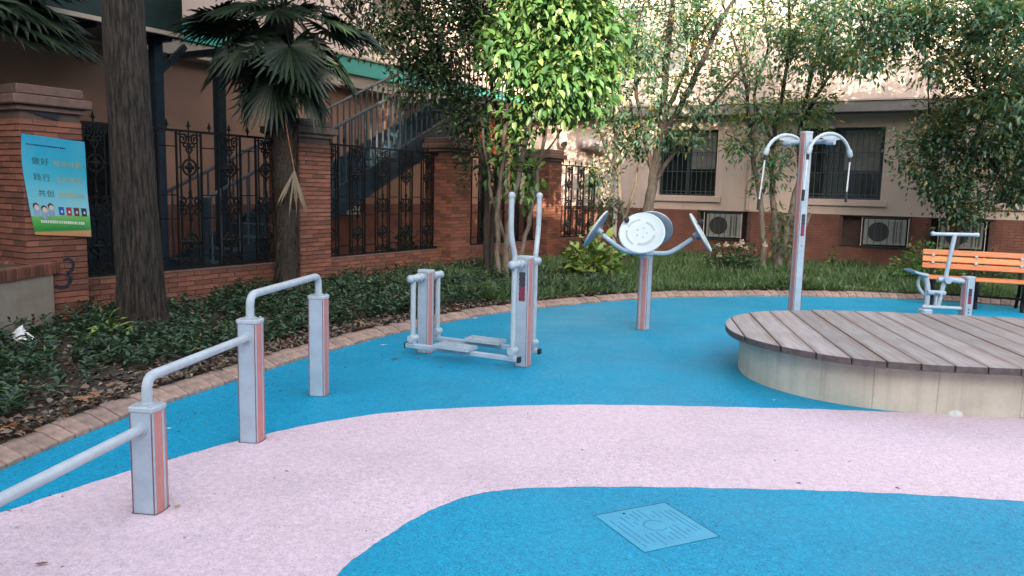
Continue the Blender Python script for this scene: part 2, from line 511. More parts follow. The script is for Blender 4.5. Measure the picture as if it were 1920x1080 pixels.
def npmesh(name, V, F, m):
    me = bpy.data.meshes.new(name)
    q = F.shape[1]
    me.vertices.add(len(V)); me.vertices.foreach_set('co', V.astype(np.float32).ravel())
    me.loops.add(F.size); me.loops.foreach_set('vertex_index', F.astype(np.int32).ravel())
    me.polygons.add(len(F))
    me.polygons.foreach_set('loop_start', np.arange(0, F.size, q, dtype=np.int32))
    me.polygons.foreach_set('loop_total', np.full(len(F), q, dtype=np.int32))
    me.materials.append(m)
    me.update(calc_edges=True)
    return me

def unit(a):
    return a / (np.linalg.norm(a, axis=-1, keepdims=True) + 1e-9)

# ------------------------------------------------------------------ frames of the place
A = R(31.1)
FO = Vector((-4.4, 7.9, 0)); FRZ = PI / 2 - A            # fence frame: x along the fence, y behind it
FD = Vector((math.sin(A), math.cos(A), 0)); FB = Vector((-math.cos(A), math.sin(A), 0))
def fpt(s, b, z=0.0): return FO + FD * s + FB * b + Vector((0, 0, z))
RO_ = Vector((2.5, 19.0, 0)); RRZ = math.atan2(-0.454, 0.891)   # right facade frame: x along, y behind
RD = Vector((0.891, -0.454, 0)); RB = Vector((0.454, 0.891, 0))
def rpt(u, b, z=0.0): return RO_ + RD * u + RB * b + Vector((0, 0, z))
BED = 0.068

# ================================================================== THE SETTING
tag(polysheet([(-120, -60), (120, -60), (120, 160), (-120, 160)], -0.03, 'ground', M_GROUND), kind='structure')

KERB_IN = [(-2.62, -6.0), (-2.72, -3.0), (-2.78, 0.0), (-2.75, 2.2), (-2.68, 3.3), (-2.60, 4.05), (-2.43, 4.85), (-2.11, 5.78), (-1.74, 6.75), (-1.08, 8.06),
           (-0.03, 9.50), (1.77, 10.92), (3.1, 11.46), (4.43, 11.72), (5.6, 11.76), (6.5, 11.58), (7.5, 11.06), (8.6, 10.0), (9.3, 8.4), (9.5, 6.0), (9.4, 2.0), (9.2, -6.0)]
kin = [(p.x, p.y) for p in catmull([(x, y, 0) for x, y in KERB_IN], 8)]
tag(polysheet(kin, 0.0, 'rubber_playground', M_BLUE), kind='structure')

PT = [(-2.72, 2.35), (-2.5, 2.9), (-2.29, 3.31), (-1.98, 3.85), (-1.6, 4.37), (-1.21, 4.76), (-0.7, 5.07), (0.17, 5.29), (0.94, 5.36), (1.71, 5.37), (2.47, 5.36), (3.62, 5.26), (5.2, 5.0), (9.0, 4.2)]
PB = [(9.0, 2.4), (5.0, 3.35), (3.4, 3.64), (2.62, 3.74), (2.06, 3.80), (1.52, 3.82), (0.69, 3.81), (0.13, 3.76), (-0.15, 3.66), (-0.37, 3.44), (-0.53, 3.15), (-0.66, 2.82), (-0.8, 2.2), (-1.2, 1.2), (-2.7, 0.6)]
pp = [(p.x, p.y) for p in catmull([(x, y, 0) for x, y in PT], 22)] + [(p.x, p.y) for p in catmull([(x, y, 0) for x, y in PB], 22)]
pp = [(x + .004 * math.sin(y * 19 + x * 31) + random.uniform(-.0025, .0025), y + .004 * math.sin(x * 23 - y * 7) + random.uniform(-.0025, .0025)) for x, y in pp]
tag(polysheet(pp, 0.0012, 'pink_path', M_PINK), kind='structure')

# planting bed beyond the kerb: a gently uneven sheet of soil
def bed():
    outer = catmull([(x, y, 0) for x, y in KERB_IN], 8)
    vs_, fs = [], []
    K = 14
    rows = []
    for i, p in enumerate(outer):
        t = (outer[min(i + 1, len(outer) - 1)] - outer[max(i - 1, 0)]).normalized()
        n = Vector((-t.y, t.x, 0))
        row = []
        for k in range(K):
            w = 0.15 + (k / (K - 1)) ** 1.6 * 11.0
            q = p + n * w
            z = 0.0 + BED + (0.03 * math.sin(q.x * 2.1 + q.y * 1.3) * min(1, k / 3)) + 0.02 * random.random() * min(1, k)
            row.append(len(vs_)); vs_.append((q.x, q.y, z if k < K - 1 else -0.02))
        rows.append(row)
    for i in range(len(rows) - 1):
        for k in range(K - 1):
            fs.append((rows[i][k], rows[i + 1][k], rows[i + 1][k + 1], rows[i][k + 1]))
    me = bpy.data.meshes.new('planting_bed')
    me.from_pydata(vs_, [], fs)
    me.materials.append(M_SOIL)
    return tag(link('planting_bed', me), kind='structure')
bed()

# brick kerb: each paver its own piece
def kerb():
    root = bpy.data.objects.new('kerb', None); COL.objects.link(root)
    tag(root, kind='structure')
    path = catmull([(x, y, 0) for x, y in KERB_IN], 24)
    d = [0.0]
    for a, b in zip(path, path[1:]): d.append(d[-1] + (b - a).length)
    prof = [(0.0, -0.02), (0.0, 0.022), (0.012, 0.028), (0.11, 0.070), (0.17, 0.074), (0.17, -0.02)]
    mort = MB(); prev = None
    meshes = []
    for v in range(5):
        mb = MB(); w = 0.058
        pr = [(x + random.uniform(-.003, .003), z + random.uniform(-.004, .004)) for x, z in prof]
        pts = [(x, -w, z) for x, z in pr] + [(x, w, z) for x, z in pr]
        n = len(pr)
        mb.add(pts, [(i, n + i, n + (i + 1) % n, (i + 1) % n) for i in range(n)] + [tuple(range(n)), tuple(range(n, 2 * n))[::-1]])
        meshes.append(mb.mesh('paver', M_KERB, bevel=0.004))
    i = 0
    def point(s):
        k = min(np.searchsorted(d, s), len(d) - 1); k = max(k, 1)
        t = (s - d[k - 1]) / (d[k] - d[k - 1] + 1e-9)
        p = path[k - 1].lerp(path[k], t); tg = (path[k] - path[k - 1]).normalized()
        return p, tg
    s0 = next(dd for p, dd in zip(path, d) if p.y > 2.2)
    s1 = max(dd for p, dd in zip(path, d) if p.x < 8.9 and p.y > 5)
    s = s0
    while s < s1:
        p, tg = point(s)
        n = Vector((-tg.y, tg.x, 0))
        rz = math.atan2(n.y, n.x)
        link('paver', random.choice(meshes), root, (p.x - n.x * 0.004, p.y - n.y * 0.004, random.uniform(-.005, .004)), (random.uniform(-.02, .02), random.uniform(-.03, .02), rz + random.uniform(-.02, .02)))
        s += 0.124
    pr = [(0.008, -0.02), (0.008, 0.012), (0.11, 0.058), (0.165, 0.060), (0.165, -0.02)]
    vs_, fs = [], []
    for k in range(0, len(path), 4):
        p = path[k]; tg = (path[min(k + 1, len(path) - 1)] - path[max(k - 1, 0)]).normalized(); n = Vector((-tg.y, tg.x, 0))
        for x, z in pr: vs_.append((p.x + n.x * x, p.y + n.y * x, z))
    m = len(pr)
    for k in range(len(vs_) // m - 1):
        for j in range(m - 1): fs.append((k * m + j, (k + 1) * m + j, (k + 1) * m + j + 1, k * m + j + 1))
    me = bpy.data.meshes.new('mortar_bed'); me.from_pydata(vs_, [], fs); me.materials.append(M_MORTAR)
    link('mortar_bed', me, root)
kerb()

# courtyard floor behind the fence
tag(polysheet([tuple(fpt(s, b)[:2]) for s, b in ((-6, .3), (13.3, .3), (13.3, 2.7), (-6, 2.7))], 0.14, 'courtyard_floor', M_GROUND), kind='structure')

# ================================================================== THE FENCE
def brick_meshes(L, H, T):
    return MB().box((0, 0, 0), (L, T, H)).mesh('brick', M_BRICK, bevel=0.003)
CH, JN = 0.0585, 0.0085
BF = brick_meshes(0.232, CH - JN, 0.016)
BH = brick_meshes(0.110, CH - JN, 0.016)
BW = brick_meshes(0.226, CH - JN, 0.016)
PIER = 0.58

def pier(i, label):
    root = thing('brick_pier', label, 'pier', fpt(3.5 * i, 0), FRZ, 'brick piers of the iron fence')
    MB().span(-PIER + .006, -.006, .006, PIER - .006, -0.1, 2.16).build('core', M_JOINT, root)
    far = MB()
    nc = int((2.12 - 0.03) / CH)
    for c in range(nc):
        z = 0.03 + CH * (c + 0.5)
        lay = [0.232, 0.232, 0.110] if c % 2 else [0.110, 0.232, 0.232]
        x = 0.001
        for L in lay:
            me = BF if L > .2 else BH
            cx = x + L / 2 - 0.0005
            jx = random.uniform(-.0015, .0015)
            link('brick', me, root, (-PIER + cx, 0.0 + jx, z))                       # face to the playground
            link('brick', me, root, (-PIER + jx, PIER - cx, z), (0, 0, PI / 2))       # face along the fence
            far.box((-cx, PIER, z), (L, .016, CH - JN))
            far.box((0, cx, z), (.016, L, CH - JN))
            x += L + 0.0015
    tag(far.build('brickwork', M_BRICK, root), kind='stuff')
    cap = MB()
    cap.span(-PIER - .035, .035, -.035, PIER + .035, 2.155, 2.205)
    cap.build('cap_course', M_CAPST, root, bevel=.008)
    c2 = MB()
    c2.span(-PIER - .085, .085, -.085, PIER + .085, 2.208, 2.30)
    c2.build('cap_slab', M_CAPST, root, bevel=.012)
    c3 = MB()
    c3.span(-PIER - .03, .03, -.03, PIER + .03, 2.303, 2.40)
    c3.build('cap_top', M_CAPST, root, bevel=.014)
    return root
PL = ['brick fence pier with the blue poster at the left edge', 'brick fence pier directly right of the palm trunk',
      'brick fence pier under the stair stringer, left of the slender stems', 'far brick fence pier just right of the air walker handles']
for i in range(4): pier(i, PL[i])

def spiral(cx, cz, r, a0, turns, sgn, n=14):
    out = []
    for k in range(n + 1):
        t = k / n
        a = a0 + sgn * turns * 2 * PI * t
        rr = r * (1 - 0.78 * t)
        out.append(Vector((cx + rr * math.cos(a), 0, cz + rr * math.sin(a))))
    return out

def ornaments():
    W = 0.165
    o = {}
    mb = MB()
    ring = [Vector((0.092 * math.cos(2 * PI * k / 18), 0, 0.092 * math.sin(2 * PI * k / 18))) for k in range(19)]
    mb.tube(ring, 0.014, 6, False)
    for k in range(4):
        a = PI / 2 * k
        d = Vector((math.cos(a), 0, math.sin(a)))
        mb.tube([d * .085, d * .105, d * .125, d * .15], [.010, .020, .016, .004], 6)
        mb.tube([d * 0.0, d * .03, d * .055, d * .07], [.018, .030, .022, .004], 6)
    mb.tube([(0, -.028, 0), (0, -.015, 0), (0, .015, 0), (0, .028, 0)], [.008, .03, .03, .008], 8)
    o['ring'] = mb.mesh('ring', M_IRON, True)
    mb = MB()
    for s in (-1, 1):
        mb.tube(spiral(s * .085, .0, .062, PI / 2, 1.4, s), .011, 5, False)
        mb.tube(spiral(s * .05, -.075, .045, -PI / 2, 1.2, -s), .010, 5, False)
        mb.tube([(s * .165, 0, .06), (s * .12, 0, .05), (s * .06, 0, .062), (0, 0, .02)], .010, 5)
        mb.tube([(0, 0, -.02), (s * .03, 0, -.10), (s * .035, 0, -.13), (0, 0, -.19)], [.006, .012, .012, .004], 5)
    mb.tube([(0, 0, .06), (0, 0, -.02)], .011, 5)
    o['top'] = mb.mesh('scroll_crest', M_IRON, True)
    mb = MB()
    for s in (-1, 1):
        mb.tube(spiral(s * .09, .05, .055, -PI / 2, 1.3, s), .011, 5, False)
        mb.tube(spiral(s * .09, -.055, .055, PI / 2, 1.3, -s), .011, 5, False)
        mb.tube([(s * .165, 0, .10), (s * .10, 0, .11), (s * .03, 0, .085), (0, 0, .15)], .010, 5)
        mb.tube([(s * .165, 0, -.10), (s * .10, 0, -.11), (s * .03, 0, -.085), (0, 0, -.15)], .010, 5)
        mb.tube([(0, 0, .06), (s * .03, 0, .0), (0, 0, -.06)], .010, 5)
    mb.tube([(-W, 0, .004), (W, 0, .004)], .011, 5)
    for s in (-1, 1):
        mb.tube([(0, 0, s * .13), (0, 0, s * .15), (0, 0, s * .175), (0, 0, s * .21)], [.010, .026, .02, .003], 6)
    o['mid'] = mb.mesh('scroll_frieze', M_IRON, True)
    mb = MB()
    for s in (-1, 1):
        mb.tube(spiral(s * .10, .05, .048, -PI / 2, 1.3, s), .011, 5, False)
        mb.tube(spiral(s * .035, .045, .035, PI / 2, 1.2, s), .010, 5, False)
        mb.tube([(s * .165, 0, .08), (s * .10, 0, .105), (s * .03, 0, .09), (0, 0, .15)], .010, 5)
    o['bot'] = mb.mesh('scroll_base', M_IRON, True)
    mb = MB()
    mb.tube([(0, 0, 0), (0, 0, .03), (0, 0, .05), (0, 0, .075), (0, 0, .12)], [.008, .010, .022, .016, .002], 6)
    mb.tube([(-.035, 0, .05), (0, 0, .055), (.035, 0, .05)], [.004, .012, .004], 5)
    o['fin'] = mb.mesh('finial', M_IRON, True)
    o['bar'] = MB().span(-.010, .010, -.010, .010, .47, 2.12).mesh('bar', M_IRON)
    o['thin'] = MB().span(-.007, .007, -.007, .007, .47, 2.12).mesh('thin_bar', M_IRON)
    o['tie'] = MB().span(-.10, .10, -.007, .007, -.007, .007).mesh('tie', M_IRON)
    return o
ORN = ornaments()

def bay(i, s0, s1, plabel, wlabel):
    L = s1 - s0
    wall = thing('fence_plinth_wall', wlabel, 'low wall', fpt(s0, 0), FRZ, 'brick plinths under the iron fence')
    MB().span(0.001, L - .001, .206, .42, -0.1, .452).build('core', M_JOINT, wall)
    MB().span(0.002, L - .002, .196, .43, .452, .468).build('top_bed', M_CAPST, wall, bevel=.004)
    for c in range(6):
        x = -0.12 * (c % 2)
        z = .452 - CH * (c + .5)
        while x < L:
            a, b = max(x, 0.002), min(x + .226, L - .002)
            if b - a > .2: link('brick', BW, wall, ((a + b) / 2, .202 + random.uniform(-.0015, .0015), z))
            elif b - a > .03: MB().box(((a + b) / 2, .202, z), (b - a, .016, CH - JN)).build('brick', M_BRICK, wall)
            x += .2345
    pn = thing('iron_fence_panel', plabel, 'fence', fpt(s0, .30), FRZ, 'wrought iron fence panels between brick piers')
    MB().span(0.003, L - .003, -.014, .014, 2.10, 2.128).build('top_rail', M_IRON, pn)
    MB().span(0.004, L - .004, -.014, .014, .475, .500).build('bottom_rail', M_IRON, pn)
    n = max(1, round((L - .1) / .555))
    pitch = L / n
    for k in range(n):
        c = pitch * (k + .5)
        for dx in (-.168, .168): link('bar', ORN['bar'], pn, (c + dx, 0, 0))
        for dx in (-.115, .115): link('bar', ORN['thin'], pn, (c + dx, 0, 0))
        link('bar', ORN['thin'], pn, (c, .001, 0))
        link('ring', ORN['ring'], pn, (c, -.006, 1.69)); link('ring', ORN['ring'], pn, (c, -.006, .80))
        link('scroll_crest', ORN['top'], pn, (c, -.004, 2.02))
        link('scroll_frieze', ORN['mid'], pn, (c, -.004, 1.23))
        link('scroll_base', ORN['bot'], pn, (c, -.004, .50))
        link('finial', ORN['fin'], pn, (c, 0, 2.125))
        if k < n - 1:
            link('finial', ORN['fin'], pn, (c + pitch / 2, 0, 2.125))
            for z in (1.93, 1.36, 1.08, .62): link('tie', ORN['tie'], pn, (c + pitch / 2, .002, z))
BL = [('black iron fence panel behind the thick fissured trunk', 'brick plinth wall behind the thick fissured trunk'),
      ('black iron fence panel in front of the steel stair stringer', 'brick plinth wall in front of the steel stair'),
      ('black iron fence panel half hidden behind the slender dark stems', 'brick plinth wall behind the slender dark stems'),
      ('far black iron fence panel ending at the white downpipe', 'far brick plinth wall ending near the white downpipe')]
for i in range(4):
    s0 = 3.5 * i + .012
    bay(i, s0, 3.5 * (i + 1) - PIER - .012 if i < 3 else 12.98, *BL[i])

# poster on the first pier
def poster():
    # local frame: x along the fence, z up, -y out of the face
    root = thing('poster', 'sky-blue poster with Chinese slogans curling off the left brick pier', 'poster', fpt(-.31, -.012, .95), FRZ)
    W, H, NX, NZ = .58, .96, 14, 22
    def surf(u, v, off=0.0):
        # u -.5..5 across, v 0..1 up
        y = -.012 - .055 * max(0, u - .15) ** 1.5 - .03 * max(0, .35 - v) * (0.7 - u) - .012 * math.sin(v * 7 + u * 2)
        w = W * (1 + 0.05 * math.sin(v * 3.0)) * (0.93 + .07 * min(1, v * 1.6))
        x = u * w + .05 * (1 - v) ** 2 + .02
        return Vector((x, y - off, v * H - .04 * u))
    v_, f_ = [], []
    for j in range(NZ + 1):
        for i in range(NX + 1):
            v_.append(surf(i / NX - .5, j / NZ))
    for j in range(NZ):
        for i in range(NX):
            a = j * (NX + 1) + i
            f_.append((a, a + 1, a + NX + 2, a + NX + 1))
    m, nt, b = newmat('poster_print')
    tc = nt.nodes.new('ShaderNodeTexCoord'); sp = nt.nodes.new('ShaderNodeSeparateXYZ')
    nt.links.new(tc.outputs['Generated'], sp.inputs[0])
    c1 = ramp(nt, sp.outputs['Z'], [(0.0, (0.55, 0.20, 0.09)), (0.06, (0.50, 0.30, 0.10)), (0.075, (0.02, 0.22, 0.05)), (0.13, (0.06, 0.33, 0.06)), (0.215, (0.16, 0.46, 0.10)), (0.225, (0.24, 0.55, 0.64)), (0.6, (0.035, 0.40, 0.55)), (1.0, (0.004, 0.32, 0.53))])
    c2 = mixc(nt, ramp(nt, noise(nt, 2.5, 4, .6), [(0.45, (0, 0, 0)), (0.8, (0.2,) * 3)]), c1, (0.35, 0.55, 0.60))
    nt.links.new(c2, b.inputs['Base Color'])
    b.inputs['Roughness'].default_value = 0.42
    mb = MB(); mb.add(v_, f_)
    n = len(v_)
    mb.add([Vector(p) + Vector((0, .004, 0)) for p in v_], [tuple(reversed(f)) for f in f_])
    mb.build('sheet', m, root, True)
    MT = simple('poster_green_ink', (0.03, 0.10, 0.07), 0.6); MY = simple('poster_yellow_ink', (0.42, 0.40, 0.16), 0.6)
    MN = simple('poster_navy_ink', (0.01, 0.04, 0.16), 0.6); MW = simple('poster_white_ink', (0.62, 0.72, 0.60), 0.6)
    def ink(txt, u, v, size, m_, gap=1.18):
        c = bpy.data.curves.new('letter', 'FONT'); c.body = txt; c.size = size; c.align_x = 'LEFT'; c.space_character = gap
        c.resolution_u = 3
        o = bpy.data.objects.new('letter', c)
        dg = bpy.context.evaluated_depsgraph_get()
        COL.objects.link(o); dg.update()
        me = bpy.data.meshes.new_from_object(o.evaluated_get(bpy.context.evaluated_depsgraph_get()))
        bpy.data.objects.remove(o)
        for p in me.vertices:
            q = surf(u + p.co.x / W, v + p.co.y / H, .0035)
            p.co = q
        me.materials.clear(); me.materials.append(m_)
        for pl in me.polygons: pl.material_index = 0
        link('lettering', me, root)
    ink('做好', -.36, .72, .075, MT); ink('垃圾分类', -.02, .72, .062, MY, 1.1)
    ink('践行', -.36, .56, .075, MT); ink('七步洗手', -.02, .56, .062, MY, 1.1)
    ink('共创', -.33, .40, .075, MT); ink('文明新风', -.0, .40, .062, MY, 1.1)
    # fine print too small to read: rows of short strokes
    def strokes(u0, u1, v, h, m_, n_):
        mb = MB()
        for k in range(n_):
            u = u0 + (u1 - u0) * k / n_
            w = (u1 - u0) / n_ * random.uniform(.55, .85)
            a = [surf(u, v, .0035), surf(u + w, v, .0035), surf(u + w, v + h, .0035), surf(u, v + h, .0035)]
            mb.add(a, [(0, 1, 2, 3)])
        mb.build('fine_print', m_, root)
    strokes(-.43, .18, .90, .014, MN, 20)
    strokes(-.36, .40, .125, .03, MW, 20)
    for k, cc in enumerate(((0.02, 0.10, 0.42), (0.32, 0.02, 0.06), (0.10, 0.03, 0.03), (0.02, 0.02, 0.03))):
        mb = MB(); u = -.03 + .13 * k; uu = [(u, .215), (u + .085, .215), (u + .09, .30), (u - .005, .30)]
        mb.add([surf(a, b_, .0035) for a, b_ in uu], [(0, 1, 2, 3)])
        bn = mb.build('printed_bin', simple('printed_bin_%d' % k, cc, .6), root)
        mb = MB(); mb.add([surf(a, b_, .006) for a, b_ in ((u + .03, .24), (u + .06, .24), (u + .06, .265), (u + .03, .265))], [(0, 1, 2, 3)]); mb.build('printed_mark', MW, bn)
    # plain printed figures: hair caps, pale faces, blue clothes
    MF = simple('printed_face', (0.62, 0.48, 0.40), .6); MHr = simple('printed_hair', (0.06, 0.03, 0.05), .6); MC = simple('printed_clothes', (0.25, 0.36, 0.5), .6)
    for k, (u, v) in enumerate(((-.40, .275), (-.275, .255), (-.16, .28))):
        for (du, dv, ru, rv, mm, off) in ((0, -.05, .05, .045, MC, .0035), (0, .018, .05, .034, MHr, .005), (.006, .004, .04, .028, MF, .0065)):
            mb = MB(); mb.add([surf(u + du + ru * math.cos(a * PI / 6), v + dv + rv * math.sin(a * PI / 6), off) for a in range(12)], [tuple(range(12))])
            mb.build('printed_figure', mm, root)
poster()

# sprayed marks on the first pier: dark paint
def graffiti():
    M_SPR = simple('sprayed_paint', (0.015, 0.014, 0.03), .7)
    root = thing('sprayed_paint_mark', 'dark sprayed curl on the left brick pier below the poster', 'graffiti', fpt(-.22, -.0092, .60), FRZ)
    def stroke(pts, w):
        pts = catmull([Vector((x, 0, z)) for x, z in pts], 5)
        v, f = [], []
        for i, p in enumerate(pts):
            t = (pts[min(i + 1, len(pts) - 1)] - pts[max(i - 1, 0)]).normalized()
            n = Vector((-t.z, 0, t.x)) * w * (0.7 + .5 * random.random())
            v += [p + n, p - n, p + n + Vector((0, -.0015, 0)), p - n + Vector((0, -.0015, 0))]
        for i in range(len(pts) - 1):
            a = 4 * i
            f += [(a + 2, a + 3, a + 7, a + 6), (a, a + 2, a + 6, a + 4), (a + 1, a + 5, a + 7, a + 3)]
        MB().add(v, f).build('stroke', M_SPR, root)
    stroke([(-.20, .03), (-.16, .08), (-.10, .09), (-.08, .05)], .014)
    stroke([(-.03, .10), (.03, .11), (.07, .07), (.06, .0), (.0, -.03)], .018)
    stroke([(.0, -.04), (.04, -.09), (.0, -.16), (-.07, -.17), (-.12, -.15)], .02)
    stroke([(-.22, .40), (-.10, .36), (.02, .39), (.06, .43)], .016)
    stroke([(-.24, 1.56), (-.12, 1.53), (.0, 1.51)], .03)
graffiti()

# low brick-capped planter at the left edge
def planter():
    P0 = atz(104, 607, .08); P1 = P0 + Vector((-.05, -1.9, 0))
    d = (P1 - P0).normalized()
    root = thing('brick_capped_planter', 'low tan planter wall with brick edging beside the poster pier', 'planter', P0, math.atan2(d.y, d.x))
    L = 1.9                                              # x runs towards the camera, +y to the left... flipped below
    sgn = -1 if Vector((-d.y, d.x, 0)).x > 0 else 1
    def y(a): return a * sgn
    def sp(mb, x0, x1, a, b, z0, z1):
        lo, hi = sorted((y(a), y(b))); return mb.span(x0, x1, lo, hi, z0, z1)
    sp(MB(), 0, L, 0, .9, -.15, .50).build('wall', M_TAN, root)
    sp(MB(), .03, L, .1, .86, .50, .585).build('soil', M_MOSS, root)
    me = MB().box((0, 0, 0), (.056, .12, .11)).mesh('brick', M_BRICK, bevel=.004)
    x = -.06
    while x < L:
        link('brick', me, root, (x, y(.035), .557 + random.uniform(-.003, .003)))
        x += .0655
    for k in range(12): link('brick', me, root, (-.04, y(.13 + k * .0655), .557), (0, 0, PI / 2))
    sp(MB(), .25, L, .5, .9, .585, .78).build('upper_step', M_BRICK, root, bevel=.006)
planter()

# ================================================================== LEFT BUILDING, STAIR AND CANOPY
def left_building():
    root = thing('plastered_building', 'peach plastered building behind the iron fence and the steel stair', 'building', fpt(0, 2.6), FRZ)
    S0, S1 = -7.0, 12.85
    MB().span(S0, S1, 0.0, .3, 1.18, 3.34).build('wall', simple('shaded_peach_plaster', (0.37, 0.21, 0.145), .9, 0, .12, 2), root)  # peach plaster with the shade behind the fence put into its colour
    MB().span(S0, S1, -.015, .3, -.1, 1.178).build('dado', M_BRICKM, root)
    MB().span(S0, S1, .25, .5, 3.9, 9.0).build('upper_wall', M_PEACH, root)
    MB().span(S0, S1, -.30, .3, 3.345, 3.57).build('slab_edge', M_BEIGE, root)
    MB().span(S0, S1, -.36, .3, 3.573, 3.86).build('teal_fascia', M_TEAL, root)
    MB().span(S0, S1, -.40, .3, 3.863, 3.90).build('gutter', M_BEIGE, root)
    for k, s in enumerate((-.6, 3.4, 7.6, 10.6)):
        fr = MB()
        for a, b_, c, d in ((s, s + .06, 5.0, 6.6), (s + 1.44, s + 1.5, 5.0, 6.6), (s + .06, s + 1.44, 5.0, 5.06), (s + .06, s + 1.44, 6.54, 6.6), (s + .72, s + .78, 5.06, 6.54)):
            fr.span(a, b_, .20, .26, c, d)
        f = fr.build('window', M_WINFR, root)
        MB().span(s + .06, s + 1.44, .235, .245, 5.06, 6.54).build('pane', M_GLASS, f)
    for k, s in enumerate((1.2, 5.2)):
        f = MB().span(s, s + .95, -.03, -.002, .15, 2.3).build('door', M_STEELB, root)
        MB().span(s + .12, s + .83, -.045, -.032, 1.2, 2.15).build('pane', M_GLASS, f)
    # window with a grey blind, seen through the fence at the left
    for s, z0, z1 in ((.15, 1.35, 2.15),):
        f = MB().span(s, s + .9, -.02, -.003, z0, z1).build('window', M_WINFR, root)
        MB().span(s + .04, s + .86, -.03, -.022, z0 + .04, z1 - .04).build('pane', M_BLIND, f)
    MB().span(4.95, 5.03, -.06, .0, 2.2, 2.26).build('wall_lamp', M_ACW, root)
left_building()

def stair():
    root = thing('steel_stair', 'dark blue steel stair with baluster railings rising behind the fence', 'stair', fpt(0, 0), FRZ)
    sl = 0.465
    def nose(s): return .40 + sl * (s - 2.0)
    s0, s1 = 2.0, 8.3
    for b, nm in ((.62, 'near'), (1.62, 'far')):
        mb = MB(); t = .035
        a0, a1 = nose(s0) + .03, nose(s1) + .03
        p = [(s0 - .25, .14), (s0 + .30, .14), (s1, a1 - .46), (s1, a1), (s0 - .25, a0 - .12)]
        M = Matrix(((1, 0, 0, 0), (0, 0, 1, 0), (0, 1, 0, 0), (0, 0, 0, 1)))
        mb.prism(p, b - t, b + t, M)
        mb.build('stringer', M_STEELB, root)
    n = 19
    run = (s1 - s0) / n
    tm = MB().span(0, run + .03, .66, 1.58, -.02, .0).mesh('tread', M_STEPB)
    rm = MB().span(0, .008, .66, 1.58, -run * sl, -.021).mesh('riser', M_STEPB)
    for k in range(n):
        s = s0 + run * k
        link('tread', tm, root, (s, 0, nose(s + run * .5)))
        link('riser', rm, root, (s + .01, 0, nose(s + run * .5)))
    bal = MB().span(-.011, .011, -.011, .011, 0, .92).mesh('baluster', M_RAIL)
    for b in (.62, 1.62):
        MB().tube([(s0 - .1, b, nose(s0 - .1) + .95), (s1, b, nose(s1) + .95)], .026, 8).build('handrail', M_RAIL, root, True)
        s = s0
        while s < s1:
            link('baluster', bal, root, (s, b, nose(s) + .02))
            s += .145
        MB().span(s0 - .13, s0 - .07, b - .03, b + .03, .14, nose(s0 - .1) + .97).build('newel', M_STEELB, root)
    MB().span(s1, 9.9, .6, 2.25, nose(s1) - .06, nose(s1)).build('landing', M_STEELB, root)
    s = s1 + .1
    while s < 9.8:
        link('baluster', bal, root, (s, .62, nose(s1)))
        s += .145
    MB().tube([(s1, .62, nose(s1) + .95), (9.85, .62, nose(s1) + .95)], .026, 8).build('handrail', M_RAIL, root, True)
    for s in (8.5, 9.7): MB().span(s - .05, s + .05, .64, .74, .1, nose(s1) - .06).build('post', M_STEELB, root)
stair()

def canopy():
    root = thing('steel_canopy', 'dark teal canopy on dark blue posts above the left fence panel', 'canopy', fpt(0, 0), FRZ)
    S0, S1 = -6.0, 1.80
    for s in (1.68, 2.62, -1.6):
        MB().span(s - .06, s + .06, 1.14, 1.26, .1, 3.30).build('post', M_STEELB, root)
        MB().bar((s, 1.2, 2.85), (s + .42, 1.2, 3.27), .06, .07).build('brace', M_STEELB, root)
    MB().span(S0, S1, .90, 2.28, 3.33, 3.37).build('soffit', M_STEELB, root)
    MB().span(S0, S1, .86, .898, 3.30, 4.35).build('fascia', simple('dark_teal_panel', (0.005, 0.024, 0.020), .6), root)
    MB().span(S0, S1, .80, .857, 3.285, 3.335).build('gutter', M_BEIGE, root)
    MB().span(S1 + .002, S1 + .03, .86, 2.28, 3.30, 4.35).build('end_panel', M_STEELB, root)
    mb = MB(); x = S0
    while x < S1:
        mb.span(x, x + .12, .9, 2.84, 4.36, 4.39); mb.span(x + .12, x + .2, .9, 2.84, 4.352, 4.36); x += .2
    mb.build('roof_sheet', M_TEAL, root)
    for s in (-4, -2.8, -1.6, -.4, .8, 1.68, 2.62, 4.1): MB().span(s - .04, s + .04, .92, 2.26, 3.24, 3.328).build('rafter', M_STEELB, root)
canopy()

